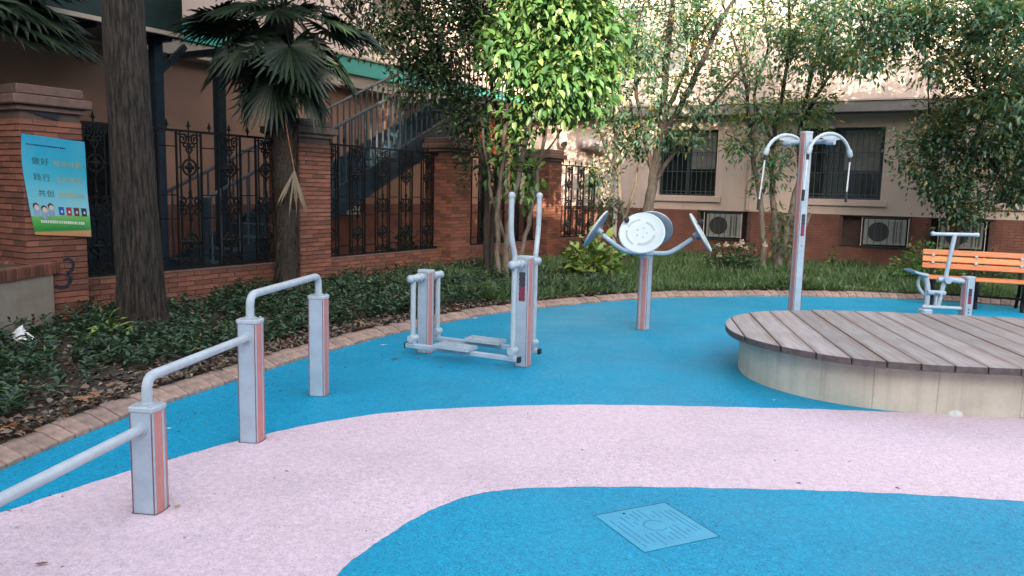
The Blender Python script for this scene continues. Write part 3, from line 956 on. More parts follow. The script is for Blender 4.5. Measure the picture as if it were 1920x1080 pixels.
# ================================================================== RIGHT BUILDING
def right_building():
    root = thing('brick_base_building', 'pink-peach building with brick base and barred windows at the back right', 'building', RO_, RRZ)
    U0, U1 = -2.9, 15.0
    ops = [(1.05, 2.40, 1.50, 3.02, 'w'), (4.22, 5.86, 1.50, 3.02, 'w'), (7.98, 9.6, 1.50, 3.02, 'w'), (11.4, 13.0, 1.5, 3.02, 'w')]
    acs = [(2.02, 3.24, .50, 1.15), (5.10, 6.50, .50, 1.15), (6.78, 7.95, .50, 1.15)]
    T = .28
    def wall(name, z0, z1, holes, m, y0):
        us = sorted({U0, U1, *[h[0] for h in holes], *[h[1] for h in holes]})
        mb = MB()
        for a, b in zip(us, us[1:]):
            hs = [h for h in holes if h[0] <= a and h[1] >= b]
            if not hs: mb.span(a, b, y0, T, z0, z1)
            else:
                h = hs[0]
                if h[2] > z0: mb.span(a, b, y0, T, z0, h[2])
                if h[3] < z1: mb.span(a, b, y0, T, h[3], z1)
        return mb.build(name, m, root)
    wall('wall', 1.172, 3.30, ops, M_PEACH, 0.0)
    # brick base: real courses, joined
    wall('brick_base_core', -.1, 1.17, acs, M_JOINT, .010)
    mb = MB()
    c = 0; z = 1.165
    while z > .0:
        x = U0 - .12 * (c % 2)
        while x < U1:
            a, b = max(x, U0), min(x + .228, U1)
            segs = [(a, b)]
            for h in acs:
                if z > h[2] and z - CH < h[3]:
                    ns = []
                    for p, q in segs:
                        if q <= h[0] or p >= h[1]: ns.append((p, q))
                        else:
                            if p < h[0]: ns.append((p, h[0]))
                            if q > h[1]: ns.append((h[1], q))
                    segs = ns
            for p, q in segs:
                if q - p > .01: mb.box(((p + q) / 2, .006, z - CH / 2 + .004), (q - p, .018, CH - JN))
            x += .2365
        z -= CH; c += 1
    tag(mb.build('brickwork', M_BRICKM, root), kind='stuff')
    MB().span(U0, U1, .001, .006, 1.40, 1.404).build('scored_line', M_JOINT, root)
    for (a, b, z0, z1, _) in ops:
        w = MB()
        for p, q, r_, s in ((a, a + .05, z0, z1), (b - .05, b, z0, z1), (a + .05, b - .05, z0, z0 + .05), (a + .05, b - .05, z1 - .05, z1), ((a + b) / 2 - .03, (a + b) / 2 + .03, z0 + .05, z1 - .05)):
            w.span(p, q, .14, .19, r_, s)
        win = w.build('window', M_WINFR, root)
        MB().span(a + .05, (a + b) / 2 - .03, .165, .172, z0 + .05, z1 - .05).build('pane', M_GLASS, win)
        MB().span((a + b) / 2 + .03, b - .05, .165, .172, z0 + .05, z1 - .05).build('pane', M_GLASS, win)
        MB().span((a + b) / 2 + .05, b - .06, .145, .155, z0 + .62, z1 - .06).build('blind', M_BLIND, win)
        x = a + .08
        k = 0
        while x < b - .04:
            MB().span(x - .007, x + .007, .05, .064, z0 + .02, z1 - .02).build('bar', M_WINBAR, win)
            x += .115
        for z in (z0 + .10, z0 + .56, z0 + 1.0, z1 - .1):
            MB().span(a + .01, b - .01, .066, .080, z - .008, z + .008).build('crossbar', M_WINBAR, win)
        MB().span(a - .12, b + .14, -.07, .13, z0 - .14, z0 - .002).build('sill', M_PEACHD, root, bevel=.006)
    # air conditioner recesses
    for (a, b, z0, z1) in acs:
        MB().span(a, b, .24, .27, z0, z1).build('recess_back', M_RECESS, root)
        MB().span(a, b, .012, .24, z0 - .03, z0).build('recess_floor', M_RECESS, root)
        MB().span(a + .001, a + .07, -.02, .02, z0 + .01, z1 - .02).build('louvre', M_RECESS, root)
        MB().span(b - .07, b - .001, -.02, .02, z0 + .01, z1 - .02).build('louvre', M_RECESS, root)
    # projecting eave slab, then the upper storey
    MB().span(U0, U1, -.42, T, 3.302, 3.52).build('eave', M_EAVE, root, bevel=.01)
    MB().span(U0, U1, -.45, -.36, 3.525, 3.56).build('eave_lip', M_PEACHD, root)
    MB().span(U0, U1, -.06, .0, 3.22, 3.30).build('eave_moulding', M_PEACHD, root)
    ops2 = [(-.35, 1.55, 4.35, 5.9, 'w'), (4.2, 6.0, 4.6, 6.1, 'w'), (8.2, 10.0, 4.6, 6.1, 'w')]
    us = sorted({U0, U1, *[h[0] for h in ops2], *[h[1] for h in ops2]})
    mb = MB()
    for a, b in zip(us, us[1:]):
        h = [h for h in ops2 if h[0] <= a and h[1] >= b]
        if not h: mb.span(a, b, .0, T, 3.522, 9.0)
        else: mb.span(a, b, .0, T, 3.522, h[0][2]); mb.span(a, b, .0, T, h[0][3], 9.0)
    mb.build('upper_wall', M_PEACH, root)
    MUF = simple('sage_window_frame', (0.30, 0.38, 0.36), .5)
    for (a, b, z0, z1, _) in ops2:
        w = MB()
        for p, q, r_, s in ((a, a + .06, z0, z1), (b - .06, b, z0, z1), (a + .06, b - .06, z0, z0 + .06), (a + .06, b - .06, z1 - .06, z1), ((a + b) / 2 - .03, (a + b) / 2 + .03, z0 + .06, z1 - .06)):
            w.span(p, q, .06, .12, r_, s)
        win = w.build('window', MUF, root)
        MB().span(a + .06, b - .06, .085, .092, z0 + .06, z1 - .06).build('pane', M_BLIND, win)
        MB().span(a - .1, b + .1, -.06, .05, z0 - .1, z0 - .002).build('sill', M_PEACHD, root)
right_building()

ACL = ['white air conditioner unit behind bars beside the spinning discs', 'air conditioner unit behind bars right of the tall pull-down post', 'air conditioner unit half hidden by the shrub behind the orange bench']
def acu(u, w, label):
    root = thing('air_conditioner', label, 'air conditioner', rpt(u, 0, .535), RRZ, 'air conditioner units along the brick base')
    x0, x1 = .05, w - .05
    MB().span(x0, x1, -.13, .20, .03, .56).build('case', M_ACW, root, bevel=.01)
    MB().lathe([(.19, 0), (.20, .008), (.205, .012)], 24, Matrix.Translation((x0 + .28, -.131, .30)) @ Matrix.Rotation(PI / 2, 4, 'X')).build('fan_grille', M_ACD, root)
    for k in range(3): MB().span(x0 + .56 + k * .06, x0 + .575 + k * .06, -.134, -.1305, .08, .52).build('slot', M_ACD, root)
    mb = root
    for k in range(8):
        x = .01 + (w - .02) * k / 7
        MB().span(x - .007, x + .007, -.20, -.186, .0, .60).build('cage_bar', M_PIPE if k in (0, 7) else M_WINBAR, root)
    for z in (.002, .60):
        MB().span(0, w, -.202, -.19, z - .012, z).build('cage_rail', M_WINBAR, root)
        for x in (.01, w - .01): MB().span(x - .007, x + .007, -.189, .10, z - .011, z - .001).build('cage_arm', M_WINBAR, root)
for (u, w), l in zip(((2.22, .86), (5.55, .9), (6.98, .84)), ACL): acu(u, w, l)

def pipes():
    o = thing('downpipe', 'white downpipe at the inner corner where the iron fence ends', 'pipe', rpt(.02, -.07), RRZ)
    MB().tube([(0, 0, .05), (0, 0, 3.3)], .055, 12).build('pipe', M_PIPE, o, True)
    for z in (.8, 2.2): MB().tube([(0, 0, z), (0, 0, z + .05)], .066, 12).build('collar', M_PIPE, o, True)
    o = thing('downpipe', 'thin peach downpipe on the wall between the two barred windows', 'pipe', rpt(3.15, -.05), RRZ)
    MB().tube([(0, 0, 1.2), (0, 0, 3.25)], .04, 10).build('pipe', M_PEACHD, o, True)
    o = thing('vent_elbow', 'open white vent elbow poking from the sunlit peach wall', 'vent', rpt(-1.42, 0, 2.72), RRZ)
    MB().tube(catmull([(-.05, .05, .04), (-.02, -.14, .05), (.06, -.26, .02), (.12, -.32, -.04)], 5), .105, 14).build('elbow', M_VENT, o, True)
    MB().tube([(.119, -.322, -.043), (.124, -.328, -.05)], .085, 14).build('mouth', M_ACD, o)
    o = thing('vent_elbow', 'long white vent duct running along the sunlit peach wall', 'vent', rpt(-.72, 0, 2.68), RRZ)
    MB().tube(catmull([(-.14, -.02, .03), (-.10, -.2, .03), (.1, -.24, .01), (.5, -.25, -.08)], 5), .13, 14).build('duct', M_VENT, o, True)
    MB().tube([(-.15, .0, .03), (-.145, -.03, .03)], .17, 14).build('flange', M_VENT, o, True)
pipes()

# notice boards in the courtyard
def board(label, s, z, w, h, c):
    o = thing('notice_board', label, 'board', fpt(s, 2.56, z), FRZ)
    MB().span(0, w, -.02, .02, 0, h).build('panel', simple('board_%d' % int(s * 10), c, .5), o)
    MB().span(-.02, w + .02, -.014, .03, -.02, -.001).build('ledge', M_STEELB, o)
board('red and orange board on the wall behind the slender dark stems', 11.1, 2.4, 1.2, .75, (.45, .05, .02))
board('white label plate low on the wall behind the second fence panel', 6.55, .98, .34, .16, (.6, .6, .58))

def side_block():  # added off-frame block that keeps low sky light off the left wall
    root = thing('added_shade_block', 'unseen block added beyond the right side of the playground to cut low sky light', 'building', (27, 4, 0))
    MBW = simple('cream_render', (0.50, 0.46, 0.42), .9)
    MB().span(0, 10, -18, 26, -.03, 14).build('wall', MBW, root)
    MB().span(-.12, 10.1, -18.1, 26.1, 14.001, 14.2).build('parapet', M_EAVE, root)
    z = 1.2
    while z < 12:
        y = -16.0
        while y < 24:
            win = MB().span(-.05, -.001, y, y + 1.4, z, z + 1.4).build('window', M_WINFR, root)
            MB().span(-.056, -.051, y + .06, y + 1.34, z + .06, z + 1.34).build('pane', M_GLASS, win)
            y += 5
        z += 3
side_block()

# added unseen block behind the camera; its notched roofline shapes shade and sun beams
def shade_block():
    root = thing('added_shade_block', 'unseen block added behind the camera to shade the playground, notched for sun beams', 'building', (0, -14, 0))
    prof = [(-45, -4.1, 15.0), (-4.1, -3.4, 8.4), (-3.4, -.55, 13.5), (-.55, .5, 8.9), (.5, 1.3, 13.5), (1.3, 5.0, 9.1), (5.0, 45, 11.4)]
    MBW = simple('pale_render', (0.55, 0.52, 0.48), .9)
    for a, b, h in prof:
        w = MB().span(a + .001, b - .001, -10, 0, -.03, h).build('wall', MBW, root)
        MB().span(a, b, -10.1, .12, h + .001, h + .12).build('parapet', M_EAVE, root)
        z = 1.2
        while z + 1.5 < h - .6:
            x = a + .9
            while x + 1.4 < b:
                win = MB().span(x, x + 1.4, .001, .05, z, z + 1.4).build('window', M_WINFR, root)
                MB().span(x + .06, x + 1.34, .051, .056, z + .06, z + 1.34).build('pane', M_GLASS, win)
                x += 4.2
            z += 3.0
shade_block()

# ================================================================== TIMBER DECK PLATFORM
def clip(poly, n, c):
    out = []
    for i in range(len(poly)):
        a, b = poly[i], poly[(i + 1) % len(poly)]
        da, db = a[0] * n[0] + a[1] * n[1] - c, b[0] * n[0] + b[1] * n[1] - c
        if da <= 0: out.append(a)
        if (da < 0 < db) or (db < 0 < da):
            t = da / (da - db); out.append((a[0] + (b[0] - a[0]) * t, a[1] + (b[1] - a[1]) * t))
    return out

def deck():
    OUT = [(3.6, 5.14), (3.1, 5.17), (2.7, 5.25), (2.4, 5.39), (2.14, 5.62), (1.95, 5.92), (1.86, 6.27), (1.88, 6.62), (1.98, 6.96), (2.18, 7.26), (2.46, 7.49), (2.8, 7.63), (3.2, 7.68),
           (3.8, 7.66), (4.4, 7.59), (5.0, 7.45), (5.6, 7.2), (6.0, 6.8), (6.1, 6.3), (5.9, 5.8), (5.4, 5.45), (4.8, 5.25), (4.2, 5.16)]
    pl = [(p.x, p.y) for p in catmull([(x, y, 0) for x, y in OUT], 5, True)]
    C = (4.0, 6.4)
    root = thing('timber_deck_platform', 'rounded weathered timber deck on a low concrete base', 'platform', (C[0], C[1], 0))
    loc = [(x - C[0], y - C[1]) for x, y in pl]
    # concrete base: an inset wall with shallow cast joints
    mb = MB(); ring = []
    m = len(loc)
    for i in range(m):
        a, b = Vector((*loc[i - 1], 0)), Vector((*loc[(i + 1) % m], 0))
        t = (b - a).normalized(); n = Vector((-t.y, t.x, 0))
        if n.dot(Vector((*loc[i], 0))) > 0: n = -n
        p = Vector((*loc[i], 0)) + n * 0.13
        ring.append(p)
    # cast joints: every sixth vertex is pulled in a little
    rr = []
    for i, p in enumerate(ring):
        if i % 6 == 0:
            a, b = ring[i - 1], ring[(i + 1) % m]
            t = (b - a).normalized(); n = Vector((-t.y, t.x, 0))
            if n.dot(p) > 0: n = -n
            rr += [p - t * .004, p + n * .005, p + t * .004]
        else: rr.append(p)
    mb.prism([(p.x, p.y) for p in rr], -.02, .315)
    mb.build('concrete_base', M_CONC, root)
    MB().prism([(x * .90, y * .90) for x, y in loc], .3155, .325).build('bearer', M_GAP, root)
    az = R(9.0)
    dn = (math.cos(az), -math.sin(az))
    pw, gap = .2075, .009
    lo = min(x * dn[0] + y * dn[1] for x, y in loc); hi = max(x * dn[0] + y * dn[1] for x, y in loc)
    c = lo - .12
    while c < hi:
        poly = clip(clip(loc, dn, c + pw), (-dn[0], -dn[1]), -c)
        if len(poly) > 2:
            cx = sum(p[0] for p in poly) / len(poly); cy = sum(p[1] for p in poly) / len(poly)
            M = Matrix.Rotation(az, 2)
            q = []
            for x, y in poly:
                v = M @ Vector((x - cx, y - cy)); q.append((v.x, v.y))
            dz = random.uniform(-.0025, .0025)
            o = MB().prism(q, .328, .384).build('plank', M_PLANK, root, bevel=.004, loc=(cx, cy, dz), rot=(0, 0, -az))
            o.data.materials.append(M_ENDG)
            for pl_ in o.data.polygons:
                if abs(pl_.normal.z) < .5: pl_.material_index = 1
        c += pw + gap
deck()
# a pale stone lump against the base
mb = MB(); mb.lathe([(.01, .042), (.04, .036), (.06, .02), (.068, 0)], 9); mb.build('cement_lump', simple('white_cement', (.6, .6, .57), .9, 0, .2, 20), None, True, loc=(3.16, 5.325, 0))
o = bpy.data.objects['cement_lump']; tag(o, 'small pale cement lump at the foot of the deck base', 'stone')

# ================================================================== FITNESS EQUIPMENT
def fit_post(root, x, y, h, rz=0.0, cap=True, bolts=True):
    k = 1.0
    side = [(.050, -.054), (.058, -.045), (.0625, -.02), (.0635, 0), (.0625, .02), (.058, .045), (.050, .054)]
    body = side + [(-a, -b) for a, b in side]
    T = Matrix.Translation((x, y, 0)) @ Matrix.Rotation(rz, 4, 'Z')
    def part(mb, nm, m, par, bev=0.0, sm=False):
        o = mb.build(nm, m, par, sm, bev); o.matrix_local = T if par is root else Matrix.Identity(4); return o
    post = part(MB().prism(body, 0.0, h - .024), 'post', M_GREY, root)
    part(MB().prism([(u * 1.10, v * 1.12) for u, v in body], .0016, .0030), 'base_joint', M_GRIME, root)
    for s in (-1, 1):
        a = [(.0584, -.0445), (.0622, -.022), (.0636, .006), (.0652, .006), (.0640, -.022), (.0600, -.0445)]
        b = [(.0606, .032), (.0582, .0445), (.0598, .0445), (.0622, .032)]
        for q in (a, b):
            q = [(s * u, v) for u, v in q]
            if s < 0: q = q[::-1]
            part(MB().prism(q, .004, h - .026), 'salmon_strip', M_SALMON, post)
        e = MB()
        for yy in (-.0555, .0555): e.box((s * .0515, yy, h / 2 - .012), (.004, .004, h - .03))
        part(e, 'edge_trim', M_DKEDGE, post)
    if cap:
        cp = part(MB().prism([(u * 1.07, v * 1.09) for u, v in body], h - .024, h), 'post_cap', M_GREYL, root, .004)
        if bolts:
            for u, v in ((-.042, -.042), (.042, -.042), (.042, .042), (-.042, .042)):
                part(MB().lathe([(.008, h), (.008, h + .005), (.005, h + .008)], 8, Matrix.Translation((u, v, 0))), 'bolt', M_BOLT, cp)
    return post, T

def sticker(post, z0, z1, w=.03):
    """scalloped pictogram label on the flat grey face"""
    n = 6
    step = (z1 - z0) / n
    for k0, k1, m in ((0, 3, M_STICKR), (3, 6, M_STICK)):
        mb = MB()
        pts = []
        for k in range(k0, k1):
            zc = z0 + step * (k + .5)
            pts += [(w * .84, zc - step * .5), (w, zc - step * .3), (w, zc + step * .3), (w * .84, zc + step * .5)]
        poly = pts + [(-a, b) for a, b in reversed(pts)]
        v = [(a, -.0548, b) for a, b in poly]
        mb.add(v, [tuple(range(len(v)))])
        mb.build('sticker', m, post)

def rounded(pts, r=.08, n=6):
    """polyline with its inner corners rounded"""
    P = [Vector(p) for p in pts]
    out = [P[0]]
    for i in range(1, len(P) - 1):
        a, b, c = P[i - 1], P[i], P[i + 1]
        d1 = (a - b).normalized(); d2 = (c - b).normalized()
        k = min(r, (a - b).length * .49, (c - b).length * .49)
        p0, p1 = b + d1 * k, b + d2 * k
        for j in range(n + 1):
            t = j / n
            out.append(p0 * (1 - t) ** 2 + b * 2 * t * (1 - t) + p1 * t * t)
    out.append(P[-1])
    return out

def step_bars():
    root = thing('stepped_push_up_bars', 'grey stepped push-up bars on salmon-striped posts at the left', 'exercise bars', (-1.643, 3.39, 0), R(-7.2))
    Y = [-1.0, 0.0, 1.016, 2.07]
    Hh = [.27, .50, .73, .73]
    for y, h in zip(Y, Hh): fit_post(root, 0, y, h)
    zb = [.40, .625, .868]
    for k in range(2):
        p = rounded([(0, Y[k], Hh[k] - .004), (0, Y[k], zb[k]), (0, Y[k + 1] - .05, zb[k])], .10)
        MB().tube(p, .0235, 16).build('bar', M_GREYL, root, True)
        MB().tube([(0, Y[k + 1] - .062, zb[k]), (0, Y[k + 1] - .0535, zb[k])], .032, 16).build('collar', M_GREYL, root, True)
    p = rounded([(0, Y[2], Hh[2] - .004), (0, Y[2], zb[2]), (0, Y[3], zb[2]), (0, Y[3], Hh[3] - .004)], .10)
    MB().tube(p, .0235, 16).build('bar', M_GREYL, root, True)
    for k in range(4):
        MB().tube([(0, Y[k], Hh[k] + .0005), (0, Y[k], Hh[k] + .010)], .034, 16).build('collar', M_GREYL, root, True)
step_bars()

def air_walker():
    root = thing('air_walker', 'grey air walker with two curved handles and hanging foot pedals', 'exercise machine', (-.79, 6.99, 0), R(-26.6))
    X1 = 1.006
    p0, _ = fit_post(root, 0, 0, .77, 0, True, False)
    p1, _ = fit_post(root, X1, 0, .955, 0, True, False)
    sticker(p1, .57, .82)
    def cyl(a, b, r, nm, m=M_GREYL, n=14): return MB().tube([a, b], r, n).build(nm, m, root, True)
    for x, z in ((0, .705), (X1, .895)):
        cyl((x, -.245, z), (x, -.056, z), .033, 'axle'); cyl((x, .056, z), (x, .245, z), .033, 'axle')
        for s in (-1, 1):
            cyl((x, s * .11, z), (x, s * .13, z), .042, 'bearing_ring')
            MB().lathe([(.036, 0), (.037, .012), (.028, .026), (.008, .033)], 14, Matrix.Translation((x, s * .244, z)) @ Matrix.Rotation(-s * PI / 2, 4, 'X')).build('end_cap', M_GREY, root, True)
    for s in (-1, 1):
        y = .205 * s
        cyl((0, y, .69), (0, y, .165), .0235, 'swing_arm')
        pts = catmull([(X1, y, .165), (X1, y, .60), (X1, y, .93), (X1, y + .005 * s, .98), (X1 - .008, y + .045 * s, 1.10), (X1 - .01, y + .062 * s, 1.20), (X1 - .01, y + .064 * s, 1.30), (X1 - .01, y + .064 * s, 1.46)], 5)
        MB().tube(pts, .0225, 14).build('handle_arm', M_GREYL, root, True)
        MB().lathe([(.012, 1.445), (.027, 1.452), (.030, 1.47), (.024, 1.487), (.008, 1.495)], 14, Matrix.Translation((X1 - .01, y + .064 * s, 0))).build('handle_knob', M_GREYL, root, True)
        for x in (0, X1):
            cyl((x, y - .045, .165), (x, y + .045, .165), .033, 'pivot_sleeve')
            MB().box((x, y, .125), (.05, .055, .055)).build('pivot_bracket', M_GREY, root, bevel=.006)
        MB().span(-.07, X1 + .05, y - .022, y + .022, .075, .118).build('foot_rail', M_GREY, root, bevel=.006)
        MB().span(X1 + .05, X1 + .075, y - .025, y + .025, .070, .122).build('end_plug', M_BLACK, root, bevel=.006)
        MB().span(-.085, -.07, y - .025, y + .025, .070, .122).build('end_plug', M_BLACK, root, bevel=.006)
        px = .44 if s < 0 else .52
        ped = MB().span(px - .17, px + .17, y - .075, y + .075, .1195, .130).build('pedal', M_GREYL, root, bevel=.003)
        r = MB()
        r.span(px - .17, px + .17, y - .083, y - .0755, .121, .152); r.span(px - .17, px + .17, y + .0755, y + .083, .121, .152)
        r.span(px - .178, px - .1705, y - .083, y + .083, .121, .152); r.span(px + .1705, px + .178, y - .083, y + .083, .121, .152)
        r.build('pedal_rim', M_GREYL, ped)
        for k in range(9): MB().span(px - .15 + k * .035, px - .142 + k * .035, y - .07, y + .07, .1305, .135).build('grip_rib', M_GREY, ped)
air_walker()

def tai_chi():
    root = thing('tai_chi_spinner', 'grey post carrying four tilted white spinning discs', 'exercise machine', (1.480, 8.5, 0), R(-15.5))
    fit_post(root, 0, 0, .83, R(69), True, False)
    MB().lathe([(.075, .832), (.085, .84), (.085, .885), (.06, .90)], 20).build('hub', M_GREY, root, True)
    for k in range(4):
        a = -PI / 2 + k * PI / 2
        o = Vector((math.cos(a), math.sin(a), 0))
        def P(r, z): return o * r + Vector((0, 0, z))
        MB().tube(catmull([P(.05, .86), P(.20, .862), P(.30, .90), P(.49, 1.035)], 6), .026, 14).build('arm', M_GREY, root, True)
        el = R(31)
        nrm = o * math.cos(el) + Vector((0, 0, math.sin(el)))
        c = P(.565, 1.10)
        rot = nrm.to_track_quat('Z', 'Y').to_matrix().to_4x4()
        T = Matrix.Translation(c) @ rot
        MB().lathe([(.2385, .004), (.237, .016), (.225, .022), (.215, .016), (.10, .017)], 40, T).build('disc', M_DISC, root, True)
        MB().lathe([(.10, -.016), (.20, -.014), (.2325, -.0065), (.2375, .0035)], 40, T).build('disc_back', M_BACKD, root)
        MB().lathe([(.03, -.075), (.032, -.03), (.05, -.0165)], 16, T).build('boss', M_GREY, root, True)
        for (r0, a0, a1, w) in ((.125, .2, 1.3, .010), (.155, 1.75, 2.75, .008), (.155, 3.0, 4.2, .009), (.135, 4.5, 6.1, .014)):
            mb = MB(); n = 12; v, f = [], []
            for j in range(n + 1):
                t = a0 + (a1 - a0) * j / n
                for rr in (r0 - w, r0 + w):
                    for z in (.0172, .0205): v.append(T @ Vector((rr * math.cos(t), rr * math.sin(t), z)))
            for j in range(n):
                b = j * 4
                f += [(b + 1, b + 3, b + 7, b + 5), (b, b + 1, b + 5, b + 4), (b + 3, b + 2, b + 6, b + 7)]
            mb.add(v, f); mb.build('raised_arc', M_DISCB, root)
        for j in range(5):
            t = 2 * PI * j / 5
            MB().lathe([(.009, .0172), (.009, .0215), (.005, .023)], 8, T @ Matrix.Translation((.055 * math.cos(t), .055 * math.sin(t), 0))).build('disc_bolt', M_DISCB, root)
        ka = (2.5, 0.5, -.3, 4.45)[k]
        KT = T @ Matrix.Translation((.205 * math.cos(ka), .205 * math.sin(ka), 0))
        MB().lathe([(.014, .016), (.014, .03), (.026, .04), (.027, .075), (.018, .085)], 12, KT).build('knob', M_BLACK, root, True)
tai_chi()

def pull_down():
    root = thing('pull_down_trainer', 'tall grey pull-down post with two curved arms and hanging grips', 'exercise machine', (3.665, 9.86, 0), 0)
    p, _ = fit_post(root, 0, 0, 2.335, R(18), True, False)
    sticker(p, 1.02, 1.30, .028)
    for z in (.90, .95, .99): MB().box((0.0, -.0545, z), (.018, .002, .012)).build('sticker', M_SALMON if z > .93 else M_STICK, p)
    ax = Vector((.72, -.69, 0)); ar = Vector((.86, .50, 0)); zc = 2.205
    MB().tube([-ax * .24 + Vector((0, 0, zc)), ax * .31 + Vector((0, 0, zc))], .030, 14).build('axle', M_GREY, root, True)
    for s, d, drop in ((-1, .24, .10), (1, .31, 0.0)):
        c = ax * (s * d) + Vector((0, 0, zc))
        MB().tube([c - ax * .05, c + ax * .05], .045, 16).build('bearing', M_GREY, root, True)
        pts = []
        for k in range(19):
            t = -1 + 2 * k / 18
            pts.append(c + ar * (.385 * math.sin(t * 1.35) / math.sin(1.35)) + Vector((0, 0, .095 - .235 * (1 - math.cos(t * 1.35)) / (1 - math.cos(1.35)))))
        MB().tube(pts, .0215, 12).build('curved_arm', M_GREYL, root, True)
        g = MB(); v = []
        mid = pts[5:14]
        for q in mid: v.append(q - ax * .004)
        for q in reversed(mid): v.append(c + (q - c) * .35 - ax * .004 - Vector((0, 0, .0)))
        n = len(v)
        v2 = [q + ax * .008 for q in v]
        g.add(v + v2, [tuple(range(n)), tuple(range(n, 2 * n))[::-1]] + [(i, n + i, n + (i + 1) % n, (i + 1) % n) for i in range(n)])
        g.build('gusset', M_GREYL, root)
        for e, q in ((-1, pts[0]), (1, pts[-1])):
            q = q.copy()
            tdir = (pts[0] - pts[1]).normalized() if e < 0 else (pts[-1] - pts[-2]).normalized()
            MB().tube([q - tdir * .05, q + tdir * .02, q + tdir * .04], [.034, .036, .02], 12).build('arm_end', M_GREYL, root, True)
            b = q + tdir * .035
            sway = Vector((random.uniform(-.03, .01), random.uniform(-.02, .02), 0)) - ar * .03
            L = .46 + drop + random.uniform(-.03, .04)
            MB().tube([b, b + Vector((0, 0, -.065))], .019, 10).build('spring_sleeve', M_BLACK, root, True)
            MB().tube([b + Vector((0, 0, -.06)), b + sway * .5 + Vector((0, 0, -.06 - L * .45)), b + sway + Vector((0, 0, -L + .0))], .0095, 8).build('cord', M_CHROME, root, True)
            MB().tube([b + sway + Vector((0, 0, -L + .01)), b + sway * 1.1 + Vector((0, 0, -L - .04)), b + sway * 1.2 + Vector((0, 0, -L - .125))], [.017, .021, .016], 10).build('grip', M_BLACK, root, True)
pull_down()

def rider():
    O = Vector((5.88, 9.85, 0))
    root = thing('rider_machine', 'low grey rider machine with T-handle and seat in front of bench', 'exercise machine', O, 0)
    p, _ = fit_post(root, 0, 0, .555, R(7), True, False)
    sticker(p, .20, .40, .026)
    for z in (.09, .13): MB().box((0, -.0545, z), (.018, .002, .02)).build('sticker', M_STICK, p)
    def q(x, z, y=0.0): return Vector((x - O.x, y, z))
    def T(pts, r, nm, m=M_GREYL): return MB().tube(pts, r, 12).build(nm, m, root, True)
    T([q(5.83, .135), q(5.32, .145, .02)], .024, 'base_bar')
    MB().box(q(5.37, .06, .02), (.13, .16, .12)).build('pivot_foot', M_GREY, root, bevel=.02)
    T([q(5.535, .16, .03), q(5.60, .55, .03), q(5.665, 1.085, .03)], .027, 'handle_column')
    T([q(5.405, 1.085, .06), q(5.925, 1.09, 0)], .023, 'handlebar')
    for x, y in ((5.40, .06), (5.93, 0)):
        MB().lathe([(.008, -.03), (.026, -.02), (.031, 0), (.026, .02), (.008, .03)], 12, Matrix.Translation(q(x, 1.088, y)) @ Matrix.Rotation(PI / 2, 4, 'Y')).build('handle_knob', M_GREYL, root, True)
    T([q(5.83, .485), q(5.62, .51, .03)], .034, 'link_arm', M_GREY)
    T([q(5.60, .50, -.05), q(5.60, .50, .10)], .045, 'bearing', M_GREY)
    T([q(5.50, .50, .03), q(5.60, .50, .03)], .03, 'bearing_cap', M_GREY)
    T(catmull([q(5.385, .13, .03), q(5.385, .30, .03), q(5.37, .43, .03), q(5.33, .555, .03)], 5), .033, 'seat_post')
    T(catmull([q(5.37, .28, .06), q(5.29, .38, .07), q(5.27, .47, .07), q(5.29, .55, .06)], 5), .020, 'seat_brace', M_GREYL)
    T([q(5.36, .335, .0), q(5.60, .325, .02)], .032, 'swing_link', M_GREY)
    T([q(5.47, .33, -.14), q(5.47, .33, .18)], .017, 'foot_peg', M_GREY)
    T([q(5.49, .17, .02), q(5.50, .33, .02)], .018, 'stay', M_GREYL)
    # saddle: a tapered, dished pad
    v, f = [], []
    NX, NY = 8, 6
    for top in (0, 1):
        for i in range(NX + 1):
            u = i / NX
            wd = .055 + .085 * (1 - u) ** .8
            for j in range(NY + 1):
                t = j / NY * 2 - 1
                z = .555 + .05 * (1 - u) ** 2 + (.035 * (1 - .6 * t * t) if top else 0) - .012 * u
                v.append(q(5.12 + .24 * u, z, .03 + wd * t))
    s = (NX + 1) * (NY + 1)
    for i in range(NX):
        for j in range(NY):
            a = i * (NY + 1) + j
            f += [(a, a + 1, a + NY + 2, a + NY + 1), (s + a, s + a + NY + 1, s + a + NY + 2, s + a + 1)]
    for i in range(NX):
        a = i * (NY + 1); b = a + NY + 1
        f += [(a, b, s + b, s + a)]; a += NY; b += NY; f += [(b, a, s + a, s + b)]
    for j in range(NY):
        f += [(j, s + j, s + j + 1, j + 1)]
        a = NX * (NY + 1) + j; f += [(a, a + 1, s + a + 1, s + a)]
    MB().add(v, f).build('seat', M_GREY, root, True)
rider()

